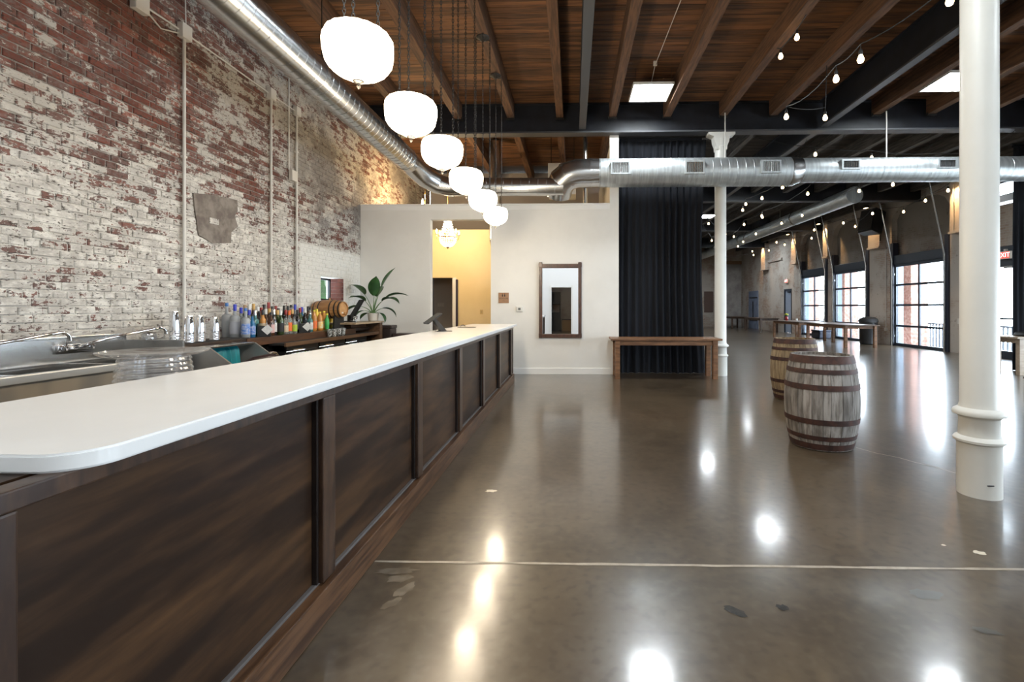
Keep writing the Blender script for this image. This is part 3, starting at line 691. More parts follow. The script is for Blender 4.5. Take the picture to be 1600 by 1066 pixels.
# stainless three-compartment sink
sk = thing('bar_sink', 'stainless steel bar sink with backsplash against the brick wall', 'sink', (XL+.02, 2.3, 0))
L = 2.10
bm = BM(); box(bm, 0, .03, 0, L, .60, 1.10, .004); box(bm, 0, .055, 0, L, 1.085, 1.105, .004)
part(sk, 'backsplash', bm, m_steel)
bm = BM()
for (a, b) in ((0, .10), (.72, .78), (1.40, 1.46), (2.04, L)): box(bm, .03, .62, a, b, .875, .895, .003)
box(bm, .03, .10, 0, L, .872, .893); box(bm, .54, .64, 0, L, .872, .893)
part(sk, 'rim', bm, m_steel)
part(sk, 'front_lip', box(BM(), .62, .655, -.1, L, .845, .90, .006), M('pale_steel', (.66, .65, .62), rough=.35, metal=.7))
for (a, b) in ((.10, .72), (.78, 1.40), (1.46, 2.04)):
    bm = BM(); box(bm, .10, .11, a, b, .62, .875); box(bm, .53, .54, a, b, .62, .875); box(bm, .10, .54, a, a+.01, .62, .875); box(bm, .10, .54, b-.01, b, .62, .875); box(bm, .10, .54, a, b, .61, .62)
    part(sk, 'basin', bm, m_steel)
part(sk, 'apron', box(BM(), .60, .63, 0, L, .30, .845), M('warm_stainless', (.46, .40, .32), (.30, .28, .25), sv=(1, 1.4, .4), ns=2.2, det=2, rough=.38, metal=.45))  # tan reflected in the steel is painted into its colour
for y in (.05, L-.08): part(sk, 'leg', box(BM(), .56, .60, y, y+.04, 0, .60), m_steel)
part(sk, 'end_splash', box(BM(), .03, .6, L-.02, L, .9, 1.04, .003), m_steel)
def faucet(y, yd, label):
    f = thing('bar_faucet', label, 'faucet', (XL+.02+.03, y, .96), group='chrome sink faucets')
    part(f, 'body', box(box(BM(), 0, .05, -.12, .12, .02, .06, .008), .0, .03, -.14, .14, .0, .075, .006), m_chrome, True)
    part(f, 'spout', sweep(BM(), [(.07, 0, .05), (.12, 0, .07), (.15, .03, .09), (.22, .18*yd, .135), (.30, .42*yd, .185), (.315, .47*yd, .193), (.32, .50*yd, .188), (.323, .52*yd, .165), (.324, .525*yd, .13)], [.016, .016, .013, .012, .012, .012, .012, .013, .014], 12), m_chrome, True)
    for s in (-.11, .11):
        h = part(f, 'valve', lathe(BM(), [(.02, 0), (.022, .03), (.012, .04), (.012, .055)], 14, (.055, s, .03)), m_chrome, True)
        part(h, 'lever', sweep(BM(), [(.055, s, .09), (.10, s+.01, .105)], [.008, .005], 8), m_chrome, True)
    return f
faucet(3.02, 1.1, 'long chrome swing faucet over the near sink basin'); faucet(3.92, 1.05, 'chrome swing faucet over the far sink basin, beside the shakers')
b = thing('wash_bucket', 'small glass jar on the sink ledge between faucets and shakers', 'jar', (-4.12, 4.50, .98))
part(b, 'jar_body', lathe(BM(), [(.05, 0), (.062, .02), (.062, .10), (.052, .12), (.046, .12), (.055, .095), (.055, .02), (.02, .012)], 18), m_clear, True); part(b, 'rim', sweep(BM(), [(.049*math.cos(2*PI*k/18), .049*math.sin(2*PI*k/18), .12) for k in range(18)], .005, 6, closed=True), m_steel)
# wooden back counter
bb = thing('back_counter', 'dark wooden back bar counter holding the bottles', 'counter', (XL+.012, 4.45, 0))
CL = 4.30
part(bb, 'bottle_step', box(BM(), 0, .50, 0, CL, .935, .985, .006), M('step_dark', (.022, .015, .012), (.05, .03, .02), sv=(8, 1, 8), ns=3, rough=.35))
part(bb, 'riser', box(BM(), .495, .512, .95, CL-.6, .89, .982, .003), M('riser_walnut', (.11, .05, .025), (.06, .028, .015), sv=(8, 1, 8), ns=3, rough=.4))
part(bb, 'worktop', box(BM(),   .46, .66, 1.42, CL, .865, .893, .004), m_rubber)
part(bb, 'front_edge', box(BM(), .655, .68, 1.42, CL, .845, .897, .004), M('edge_walnut', (.15, .085, .045), (.085, .045, .025), sv=(8, 1, 8), ns=3, rough=.4))
part(bb, 'carcass', box(BM(), 0, .44, 1.42, CL, 0, .86), m_black)
part(bb, 'bar_mat', box(BM(), .26, .50, .02, 1.0, .985, .995, .003), m_rubber)
part(bb, 'end_upright', box(BM(), .20, .70, CL-.02, CL+.09, 0, 1.06, .006), M('edge_walnut', (.15, .085, .045)))
part(bb, 'raised_shelf', box(BM(), .02, .72, CL-1.05, CL+.12, 1.06, 1.09, .004), M('tan_shelf', (.42, .31, .20), (.34, .24, .15), sv=(8, 1, 8), ns=3, rough=.35))
part(bb, 'shelf_box', box(BM(), .02, .45, CL-.65, CL-.05, .985, 1.06, .004), M('riser_walnut', (.11, .05, .025)))
# teal bin station with steel cheeks
tb = thing('ice_station', 'open stainless bin station with a teal liner hanging inside', 'ice bin', (XL+.535, 4.47, 0))
for (a, nm) in ((0, 'cheek'), (.66, 'cheek')): part(tb, nm, prism(BM(), [(.0, 0), (.62, 0), (.62, .70), (.26, .96), (0, .96)], .02, 'y', a), m_steel2)
part(tb, 'back_panel', box(BM(), 0, .02, .02, .66, .0, .95), m_steel); part(tb, 'bin_floor', box(BM(), .02, .6, .02, .66, .40, .43), m_steel)
bm = BM(); n = 26; vs = []
for i in range(n+1):
    y = .04+.50*i/n; x = .16+.016*math.sin(i*1.9)+.008*math.sin(i*.7)
    vs.append([bm.verts.new((x+dx, y, z)) for dx, z in ((0, .94), (.03, .90), (.05, .72), (.05, .46))])
for i in range(n):
    for k in range(3): bm.faces.new((vs[i][k], vs[i+1][k], vs[i+1][k+1], vs[i][k+1]))
bmesh.ops.solidify(bm, geom=bm.faces[:], thickness=.006)
part(tb, 'teal_liner', bm, m_teal, True, label='bright teal plastic liner')
part(tb, 'top_bar', box(BM(), .10, .26, .02, .66, .945, .965, .003), m_steel)
bm = BM(); sweep(bm, [(.30, .30, .70), (.42, .36, .76), (.50, .48, .78), (.54, .62, .76)], [.03, .05, .05, .03], 12)
t = thing('ice_scoop', 'dark rounded scoop lying in the teal bin', 'scoop', (XL+.535, 4.53, .02)); part(t, 'bowl', bm, M('dark_plum_plastic', (.035, .02, .022), rough=.3), True)
part(t, 'grip', sweep(BM(), [(.30, .30, .70), (.20, .22, .66), (.12, .16, .62)], [.025, .018, .02], 10), M('dark_plum_plastic', (.035, .02, .022)), True)
# chrome hose tap beside the bin
t = thing('glass_rinser_tap', 'small chrome tap by the glass-door coolers', 'faucet', (XL+.66, 5.55, .64))
part(t, 'spout', sweep(BM(), [(0, .22, 0), (.01, .20, .10), (.02, .12, .155), (.03, .02, .165), (.03, -.03, .15)], [.02, .02, .018, .015, .014], 12), m_chrome, True); part(t, 'base_block', box(BM(), -.04, .05, .16, .28, -.3, .01, .008), m_chrome)
# under-counter coolers
for i, (y, lb) in enumerate([(5.98, 'first glass-door cooler under the back counter, by the teal bin'), (6.78, 'middle glass-door cooler under the back counter'), (7.58, 'last glass-door cooler under the back counter, by the plant')]):
    c = thing('bottle_cooler', lb, 'cooler', (XL+.46, y, 0), group='under-counter coolers')
    bm = BM(); box(bm, 0, .02, 0, .76, .02, .84); box(bm, 0, .15, 0, .03, .02, .84); box(bm, 0, .15, .73, .76, .02, .84); box(bm, 0, .15, 0, .76, .02, .06); box(bm, 0, .17, 0, .76, .775, .84)
    part(c, 'cabinet', bm, m_black)
    bm = BM(); box(bm, .15, .18, .03, .09, .06, .77); box(bm, .15, .18, .67, .73, .06, .77); box(bm, .15, .18, .09, .67, .06, .11); box(bm, .15, .18, .09, .67, .745, .77)
    d = part(c, 'door', bm, m_black); part(d, 'pane', box(BM(), .160, .168, .09, .67, .11, .745), m_pane); part(d, 'handle', box(BM(), .18, .20, .10, .32, .78, .80, .003), m_chrome)
    part(c, 'inner_light', box(BM(), .03, .05, .12, .64, .74, .755), M('cooler_led', (.85, .93, 1), emit=7))
    part(c, 'back_liner', box(BM(), .021, .025, .03, .73, .06, .77), m_offwhite)
    part(c, 'shelf', box(BM(), .03, .14, .04, .72, .50, .51), m_steel)
    for k in range(7):
        part(c, 'stored_can', lathe(BM(), [(.028, 0), (.032, .006), (.032, .15), (.012, .20), (.012, .22)], 12, (.085, .09+.098*k, .51)), [M('can_white', (.72, .72, .70), rough=.3), M('can_blue', (.12, .25, .55), rough=.3), M('can_green', (.35, .50, .12), rough=.3), m_steel][(k*(i+2)) % 4], True)
# shaker tins
tin = mesh(lathe(BM(), [(.040, 0), (.042, .006), (.047, .004+.10), (.049, .110), (.047, .114), (.051, .17), (.053, .178), (.050, .18), (.044, .01), (.02, .008)], 26), 'tin', m_chrome, True)
def tins(x, y, n, label, tall):
    t = thing('shaker_tin_stack', label, 'shaker', (x, y, .996), group='stacks of steel shaker tins')
    for k in range(n):
        part(t, 'tin', lathe(BM(), [(.046, 0), (.046, .006), (.0445, .10), (.037, tall-.012), (.034, tall), (.01, tall)] if k == n-1 else [(.0475, 0), (.0475, .008), (.046, .012), (.046, .024), (.040, .024)], 26, (0, 0, .027*k)), m_chrome, True)
tins(-3.95, 4.60, 5, 'tall shaker tin stack at the sink end of the back bar', .205)
tins(-3.86, 4.67, 4, 'narrow shaker tin stack just right of the tallest one', .185)
tins(-3.88, 4.83, 4, 'third shaker tin stack from the sink', .185)
tins(-3.90, 5.06, 4, 'shaker tin stack standing apart, nearest the vodka bottles', .165)

# ---- bottles
def bottle_mesh(kind, r, h):
    if kind == 'round': p = [(r*.9, 0), (r, .008), (r, h*.56), (r*.93, h*.62), (r*.55, h*.70), (.016, h*.76), (.0145, h*.93)]
    elif kind == 'wine': p = [(r*.9, 0), (r, .006), (r, h*.60), (r*.85, h*.67), (.017, h*.74), (.0145, h*.93)]
    elif kind == 'juice': p = [(r*.85, 0), (r, .02), (r, h*.45), (r*.9, h*.55), (r*1.0, h*.62), (r*.75, h*.78), (.02, h*.86), (.018, h*.93)]
    elif kind == 'lemon': p = [(r*.3, 0), (r*.8, .015), (r, h*.4), (r*.85, h*.65), (r*.4, h*.8), (.014, h*.85), (.014, h*.93)]
    else: p = [(r*.92, 0), (r, .006), (r, h*.60), (r*.80, h*.655), (.017, h*.68), (.0155, h*.94)]
    return lathe(BM(), p, 20)
G = {'frost': M('frosted_glass', (.50, .53, .56), rough=.42, trans=.45), 'clear': M('clear_glass', (.70, .74, .74), rough=.06, trans=.75, ior=1.3), 'green': M('green_glass', (.035, .065, .018), rough=.08, trans=.2),
     'brown': M('whiskey_glass', (.085, .032, .012), rough=.08, trans=.25), 'dark': M('dark_glass', (.012, .011, .012), rough=.08), 'blue': M('blue_glass', (.02, .16, .36), rough=.08, trans=.25), 'aqua': M('aqua_glass', (.10, .27, .26), rough=.08, trans=.35),
     'amber': M('amber_juice', (.62, .27, .06), rough=.15, trans=.15), 'yellow': M('yellow_plastic', (.80, .56, .06), rough=.3), 'limeg': M('green_plastic', (.05, .36, .08), rough=.3)}
K = {'blue': M('cap_blue', (.015, .03, .42), rough=.35), 'sky': M('cap_sky', (.03, .14, .42), rough=.35), 'black': m_black, 'white': M('cap_white', (.72, .72, .70), rough=.4), 'gold': M('cap_gold', (.55, .33, .10), rough=.35), 'red': M('cap_red', (.28, .02, .02), rough=.35), 'silver': m_steel, 'yellow': M('cap_yellow', (.72, .62, .05), rough=.4), 'cork': M('cap_cork', (.40, .26, .14), rough=.8), 'orange': M('cap_orange', (.75, .15, .03), rough=.4)}
Lb = {'white': M('paper_white', (.72, .71, .68), (.6, .59, .57), ns=60, rough=.6), 'cream': M('paper_cream', (.70, .58, .42), (.6, .48, .34), ns=60, rough=.6), 'orange': M('paper_orange', (.80, .17, .04), rough=.6), 'blue': M('paper_blue', (.05, .17, .52), (.4, .45, .6), ns=50, rough=.6), 'teal': M('paper_teal', (.03, .25, .33), rough=.5), 'lime': M('paper_lime', (.35, .48, .04), rough=.6), 'black': M('paper_black', (.02, .02, .022), rough=.6), 'fruit': M('paper_fruit', (.80, .50, .10), (.65, .62, .40), ns=30, rough=.6), 'pink': M('paper_pink', (.66, .42, .40), rough=.6), 'grey': M('paper_grey', (.40, .42, .47), rough=.6)}
def bottle(x, y, kind, r, h, glass, cap, lab, label, band=(.12, .48)):
    t = thing('bottle', label, 'bottle', (x, y, .986), (0, 0, random.uniform(-.4, .4)), group='bottles on the back bar')
    part(t, 'glass_body', bottle_mesh(kind, r, h), G[glass], True)
    part(t, 'cap', lathe(BM(), [(.0175, h*.80 if cap[1] else h*.90), (.018, h*.985), (.015, h)], 14), K[cap[0]], True)
    if lab: part(t, 'paper_label', lathe(BM(), [(r+.0012, h*band[0]), (r+.0012, h*band[1])], 20, capb=False, capt=False), Lb[lab], True)
    return t
def atpx(px, x):  # place along the shelf (metres) for a bottle at depth x from the wall
    return 740*(-x)/(895-px)-.09
BO = [
 (353, -4.17, 'vodka', .052, .37, 'frost', ('sky', 0), None, 'frosted vodka bottle with blue stopper, leftmost and farthest back'),
 (366, -4.03, 'vodka', .052, .355, 'frost', ('blue', 1), 'grey', 'frosted bottle with wide dark-blue cap, second from the left'),
 (375.5, -4.14, 'round', .040, .32, 'clear', ('blue', 1), None, 'clear bottle with blue cap behind the frosted ones'),
 (383, -3.88, 'vodka', .047, .315, 'frost', ('sky', 0), 'blue', 'front frosted bottle with bright blue mountain print'),
 (388.5, -4.00, 'round', .036, .295, 'clear', ('blue', 1), None, 'clear bottle with royal-blue cap right behind the blue print bottle'),
 (381.5, -4.20, 'wine', .037, .35, 'green', ('cork', 1), None, 'green wine bottle with bronze foil, between two blue caps at the back'),
 (388.5, -4.22, 'round', .036, .36, 'clear', ('white', 1), None, 'clear bottle with tall white capsule at the back left'),
 (393.5, -3.87, 'round', .034, .25, 'blue', ('black', 0), 'blue', 'slim bottle with vivid blue label in the front row'),
 (398, -3.83, 'vodka', .040, .29, 'aqua', ('silver', 1), 'teal', 'square-shouldered teal bottle with silver cap in the front row'),
 (395, -4.20, 'wine', .037, .365, 'brown', ('gold', 1), None, 'brown bottle with gold foil neck at the back'),
 (402, -4.14, 'round', .037, .33, 'brown', ('white', 1), 'cream', 'whiskey bottle with white capsule, back row by the gold neck'),
 (407, -4.18, 'round', .037, .32, 'amber', ('red', 1), 'cream', 'amber bottle with red neck band at the back'),
 (412, -4.20, 'round', .036, .355, 'brown', ('black', 0), 'white', 'tall whiskey bottle with black cap and white neck, left of the red cap'),
 (404, -3.98, 'round', .038, .28, 'dark', ('black', 0), 'white', 'dark bottle with black cap behind the teal bottle'),
 (418.5, -4.19, 'wine', .037, .385, 'brown', ('red', 1), 'white', 'tallest dark bottle with deep-red cap'),
 (414.5, -4.02, 'round', .037, .30, 'brown', ('white', 1), 'white', 'brown bottle with white cap in the middle row'),
 (420, -4.03, 'round', .037, .31, 'brown', ('gold', 1), 'pink', 'brown bottle with gold neck in the middle row'),
 (424.5, -4.17, 'round', .036, .335, 'clear', ('black', 0), 'white', 'clear bottle with black cap and white label beside the conduit'),
 (423, -3.86, 'round', .040, .265, 'brown', ('black', 0), 'pink', 'short maroon bottle with pale pink label, right of the left napkin caddy'),
 (430, -4.18, 'wine', .037, .34, 'green', ('red', 1), None, 'green wine bottle with red foil, right of the conduit'),
 (434, -4.10, 'wine', .037, .31, 'green', ('black', 1), 'lime', 'green wine bottle with black foil and pale label'),
 (438, -3.84, 'round', .041, .285, 'green', ('white', 1), 'black', 'olive-green bottle with white cap at the front centre'),
 (443, -4.18, 'wine', .037, .345, 'dark', ('black', 1), 'white', 'dark wine bottle with long black foil'),
 (446, -4.02, 'round', .037, .29, 'brown', ('red', 1), 'cream', 'brown bottle with dark-red neck in the middle row'),
 (445.5, -3.84, 'round', .036, .22, 'clear', ('black', 0), 'cream', 'squat bottle with cream label left of the orange one'),
 (451.5, -3.84, 'round', .034, .285, 'clear', ('orange', 1), 'orange', 'bottle with bright orange label and orange cap'),
 (449, -4.12, 'wine', .036, .34, 'dark', ('black', 1), None, 'black-necked dark bottle behind the orange label'),
 (459, -3.86, 'round', .040, .225, 'clear', ('black', 0), 'lime', 'short round bottle with lime-green label'),
 (454, -4.22, 'round', .036, .355, 'clear', ('black', 0), 'white', 'clear bottle with black cap and white neck label, left of a blue cap'),
 (460, -4.20, 'vodka', .042, .36, 'clear', ('blue', 1), None, 'clear square bottle with blue cap near the second conduit'),
 (466, -4.16, 'round', .037, .33, 'clear', ('white', 1), 'blue', 'clear bottle with white cap and blue label right of the blue cap'),
 (471, -4.18, 'round', .037, .325, 'blue', ('blue', 1), 'black', 'bottle with indigo capsule behind the right napkin caddy'),
 (476, -4.08, 'round', .036, .31, 'dark', ('white', 1), 'black', 'dark bottle with white capsule behind the right napkin caddy'),
 (480.5, -4.16, 'round', .036, .335, 'brown', ('black', 1), 'white', 'brown bottle with tall black capsule left of the juice bottles'),
 (484, -3.86, 'round', .040, .255, 'aqua', ('silver', 0), 'white', 'aqua bottle with white label right of the right napkin caddy'),
 (484, -4.08, 'round', .036, .32, 'clear', ('black', 0), 'orange', 'clear bottle with orange neck label in the middle row'),
 (490.5, -3.95, 'juice', .038, .285, 'amber', ('yellow', 0), 'orange', 'tall juice bottle with yellow cap and orange label'),
 (494.5, -4.06, 'juice', .037, .30, 'yellow', ('yellow', 0), 'cream', 'yellow juice bottle with lime cap behind the orange juice'),
 (499.5, -3.92, 'juice', .041, .26, 'amber', ('yellow', 0), 'fruit', 'front juice bottle with fruit-patterned label'),
 (506, -3.98, 'juice', .041, .268, 'amber', ('yellow', 0), 'fruit', 'second fruit-label juice bottle, just behind the front one'),
 (510.5, -3.94, 'lemon', .036, .235, 'limeg', ('yellow', 0), None, 'small green lime-juice bottle'),
 (517, -3.86, 'lemon', .046, .235, 'yellow', ('yellow', 0), None, 'small yellow lemon-juice bottle'),
]
BO += [
 (427.5, -3.93, 'round', .034, .30, 'dark', ('silver', 1), 'white', 'dark bottle with silver cap right of the pale pink label'),
 (433, -3.90, 'wine', .036, .29, 'green', ('gold', 1), 'cream', 'green bottle with gold foil left of the olive-green one'),
 (456, -4.02, 'round', .036, .30, 'brown', ('gold', 1), 'white', 'brown bottle with gold cap behind the lime-green label'),
 (464.5, -3.98, 'round', .036, .29, 'dark', ('black', 1), 'grey', 'dark bottle with grey label left of the right napkin caddy'),
 (468, -4.06, 'wine', .036, .315, 'green', ('red', 1), None, 'green bottle with maroon foil left of the indigo capsule'),
 (410, -4.06, 'round', .036, .295, 'amber', ('black', 1), 'cream', 'amber whiskey with black capsule behind the left napkin caddy')]
BUSY = [(-3.845, atpx(412.5, -3.845), .085), (-3.845, atpx(475.5, -3.845), .085), (-4.0, 7.7, .16), (-3.85, 7.7, .16), (-4.15, 7.7, .16)]
for (px, x, kind, r, h, g, c, lab, lb) in BO:
    for dx in (0, .03, -.03, .06, -.06, .09, -.09, .12, -.12, .15, -.15, .18, -.18, .22, -.22):
        xx = x+dx; yy = atpx(px, xx)
        if -4.285+r < xx < -3.80-r and all(math.hypot(xx-a, yy-b) > r+q+.002 for a, b, q in BUSY): break
    BUSY.append((xx, yy, r)); bottle(xx, yy, kind, r, h*1.12, g, c, lab, lb)
for (px, lb) in ((412.5, 'left black napkin caddy with white napkins turned to a point'), (475.5, 'right black napkin caddy with white napkins, by the aqua bottle')):
    t = thing('napkin_caddy', lb, 'napkin holder', (-3.845, atpx(px, -3.845), .986), (0, 0, .55), group='black napkin caddies')
    part(t, 'holder', box(box(box(BM(), -.07, .07, -.07, .07, 0, .012), -.07, -.06, -.07, .07, .012, .16), .06, .07, -.07, .07, .012, .16), m_black)
    part(t, 'napkins', prism(BM(), [(-.03, .085), (.035, .15), (.098, .085), (.035, .02)], .012, 'y', -.083), Lb['white'])
    part(t, 'napkin_stack', box(BM(), -.058, .058, -.068, .068, .013, .13, .004), m_black)
# patterned tumblers
tm = lambda: lathe(BM(), [(.028, 0), (.031, .005), (.041, .118), (.038, .118), (.028, .012), (.01, .010)], 20)
m_zebra = NT('black_white_print'); f_ = m_zebra.noise(38, 2, .5, dist=3); m_zebra.l(m_zebra.mix(m_zebra.ramp(f_, .48, .52), (.02, .02, .02), (.7, .7, .68)), m_zebra.b.inputs['Base Color']); m_zebra.b.inputs['Roughness'].default_value = .15
for i, (px, lb) in enumerate([(515, 'patterned tumbler, first from the juice bottles'), (522, 'patterned tumbler, second from the juice bottles'), (529, 'patterned tumbler, third from the juice bottles'), (536, 'patterned tumbler, last in the row under the keg')]):
    t = thing('tumbler', lb, 'glass', (-3.725, atpx(px, -3.725), .894), group='black and white patterned tumblers')
    part(t, 'glass_wall', tm(), m_zebra.m, True); part(t, 'base_ring', sweep(BM(), [(.027*math.cos(2*PI*k/18), .027*math.sin(2*PI*k/18), .004) for k in range(18)], .004, 6, closed=True), m_clear)
# small keg on its stand, facing the room
kg = thing('small_keg', 'small honey-coloured oak keg lying on a stand above the juice bottles', 'keg', (-4.0, 7.70, 1.315), (0, 0, -.12))
def kr(x): return .155-.030*(x/.25)**2
n = 16
for k in range(n):
    bm = BM(); a0, a1 = 2*PI*k/n+.008, 2*PI*(k+1)/n-.008; rows = []
    for i in range(9):
        x = -.25+.5*i/8; rows.append([bm.verts.new((x, kr(x)*math.cos(a), kr(x)*math.sin(a))) for a in (a0, (a0+a1)/2, a1)]+[bm.verts.new((x, (kr(x)-.014)*math.cos(a), (kr(x)-.014)*math.sin(a))) for a in (a1, a0)])
    for i in range(8):
        for q in range(5): bm.faces.new((rows[i][q], rows[i][(q+1) % 5], rows[i+1][(q+1) % 5], rows[i+1][q]))
    bm.faces.new(rows[0]); bm.faces.new(rows[-1][::-1])
    part(kg, 'stave', bm, m_keg, True)
for x in (-.22, -.13, .07, .15, .215): part(kg, 'hoop', sweep(BM(), [(x, 0, 0), (x+.022, 0, 0)], [kr(x)+.003, kr(x+.022)+.003], 30, cap=False), m_black, True)
for s in (-1, 1): part(kg, 'head', sweep(BM(), [(s*.222, 0, 0), (s*.232, 0, 0)], .118, 28), M('keg_head', (.52, .29, .12), (.44, .23, .09), ns=20, rough=.45))
part(kg, 'bung', sweep(BM(), [(0, 0, .15), (0, 0, .185)], .014, 10), m_keg); sp_ = part(kg, 'spigot', sweep(BM(), [(.232, 0, -.085), (.29, 0, -.085), (.30, 0, -.10)], .010, 10), m_keg, True); part(sp_, 'tap_key', box(BM(), .265, .275, -.015, .015, -.08, -.05, .002), m_keg)
part(kg, 'paper_tag', box(BM(), .2315, .234, -.03, .01, -.07, -.045), Lb['white'])
for x in (-.16, .14): part(kg, 'cradle', prism(BM(), [(-.14, -.328), (.14, -.328), (.12, -.105), (.07, -.135), (0, -.15), (-.07, -.135), (-.12, -.105)], .03, 'x', x), m_black)
# tilted black screen
t = thing('register_screen', 'black tilted screen behind the keg on the back bar', 'screen', (-3.93, 8.22, 1.091))
part(t, 'screen', box(BM(), -.19, .19, -.012, .012, .03, .44, .005), M('matt_black', (.010, .009, .009), rough=.75, spec=.2), rot=(-.50, 0, -.95)); part(t, 'foot', box(BM(), -.10, .10, -.08, .08, 0, .015, .004), m_black); part(t, 'neck', box(BM(), -.02, .02, -.02, .02, .01, .12), m_black)
t = thing('stemware_glass', 'small stemmed glass in front of the keg spigot', 'glass', (-3.64, 7.85, 1.091))
part(t, 'bowl', lathe(BM(), [(.005, .05), (.03, .06), (.042, .11), (.038, .11), (.026, .063), (.004, .054)], 18), m_clear, True); part(t, 'stem', lathe(BM(), [(.03, 0), (.028, .004), (.005, .01), (.005, .05)], 16), m_clear, True)
# potted plant
pl = thing('potted_plant', 'bird-of-paradise plant with broad dark leaves in a pale pot', 'plant', (-3.74, 8.78, 1.091))
part(pl, 'pot', lathe(BM(), [(.075, 0), (.085, .01), (.10, .13), (.105, .145), (.095, .148), (.09, .11), (.02, .105)], 26), M('pale_pot', (.62, .59, .53), rough=.5), True); part(pl, 'soil', lathe(BM(), [(.088, .108), (.01, .118)], 18), M('soil', (.03, .02, .013), rough=.95))
def leaf(az, base_h, length, width, lean, droop, stalk):
    width *= 1.45; length *= 1.08; stalk *= 1.08
    d = Vector((math.cos(az), math.sin(az), 0)); side = Vector((-d.y, d.x, 0)); p = Vector((0, 0, .11)); ang = PI/2-lean*.35
    sp = [p.copy()]
    for i in range(6):
        p = p+(d*math.cos(ang)+Vector((0, 0, 1))*math.sin(ang))*stalk/6; ang -= lean*.11; sp.append(p.copy())
    l = part(pl, 'leaf_stalk', sweep(BM(), sp, [.011-.0012*i for i in range(7)], 7), m_stalk, True)
    bm = BM(); n = 12; rows = []
    for i in range(n+1):
        q = i/n; wd = width*(math.sin(PI*min(1, q*1.02+.03))**.65)*(1-.25*q) if i < n else .002
        up = (d*-math.sin(ang)+Vector((0, 0, 1))*math.cos(ang))
        rows.append([bm.verts.new(p-side*wd+up*wd*.45), bm.verts.new(p-side*wd*.5+up*wd*.14), bm.verts.new(p), bm.verts.new(p+side*wd*.5+up*wd*.14), bm.verts.new(p+side*wd+up*wd*.45)])
        p = p+(d*math.cos(ang)+Vector((0, 0, 1))*math.sin(ang))*length/n; ang -= droop/n
    for a, b in zip(rows, rows[1:]):
        for k in range(4): bm.faces.new((a[k], a[k+1], b[k+1], b[k]))
    part(pl, 'leaf', bm, m_leaf, True)
for a in [(.35, 0, .42, .085, .45, .25, .50), (2.7, 0, .40, .075, .85, .5, .42), (-.9, 0, .36, .085, .25, .3, .34), (.10, 0, .42, .06, 1.0, 1.0, .36), (-.35, 0, .40, .06, 1.1, 1.3, .32), (3.3, 0, .34, .06, 1.5, 1.2, .26), (.2, 0, .30, .05, 1.5, 1.4, .20), (3.7, 0, .26, .05, 1.8, 1.6, .18), (-2.0, 0, .34, .06, 1.0, .9, .3), (-.1, 0, .22, .045, 2.0, 1.3, .12), (3.0, 0, .20, .05, 1.9, .6, .10), (1.6, 0, .36, .07, .7, .6, .36)]: leaf(*a)
# dark bins beyond the counter end
t = thing('waste_bin', 'tall dark brown bin at the end of the back counter', 'bin', (-3.62, 9.13, 0)); part(t, 'body', box(BM(), -.14, .14, -.14, .14, 0, .94, .02), M('dark_brown_plastic', (.035, .024, .022), rough=.45)); part(t, 'lid', box(BM(), -.15, .15, -.15, .15, .94, 1.0, .015), M('dark_brown_plastic', (.035, .024, .022)))
t = thing('storage_tub', 'low dark tub beside the tall bin behind the bar', 'tub', (-3.20, 9.16, 0)); part(t, 'body', box(BM(), -.24, .20, -.15, .15, 0, .76, .02), M('dark_brown_plastic', (.035, .024, .022))); part(t, 'lid', box(BM(), -.26, .22, -.17, .17, .76, .84, .015), M('dark_brown_plastic2', (.05, .034, .032), rough=.45))
t = thing('stacked_crate', 'black wire crate next to the tub behind the bar', 'crate', (-2.83, 9.18, 0)); part(t, 'body', box(BM(), -.13, .13, -.13, .13, 0, .72, .01), m_black); part(t, 'rim', box(BM(), -.145, .145, -.145, .145, .72, .74, .004), m_chain)
# tablet register on the counter
t = thing('tablet_register', 'black tablet on a slanted stand on the countertop', 'tablet', (-1.72, 5.98, 1.0405), (0, 0, .5))
part(t, 'tablet', box(BM(), -.14, .14, -.008, .008, -.11, .11, .005), m_black, loc=(-.06, 0, .165), rot=(-.95, 0, -1.57)); part(t, 'stand', prism(BM(), [(-.07, .16), (-.03, .165), (.11, 0), (.03, 0)], .12, 'y', -.06), M('stand_charcoal', (.03, .028, .027), rough=.35)); part(t, 'foot', box(BM(), -.02, .17, -.07, .07, 0, .008, .003), m_black)
t = thing('table_faucet', 'thin dark loop-shaped tray handle lying on the far countertop', 'tray', (-1.62, 7.2, 1.0405)); part(t, 'tray', lathe(BM(), [(.13, 0), (.15, .006), (.145, .008), (.12, .003)], 28), M('slate', (.10, .085, .07), rough=.4)); part(t, 'handle', sweep(BM(), [(-.10, 0, .006), (-.09, 0, .028), (-.05, 0, .035), (-.02, 0, .02)], .006, 8), m_chrome)

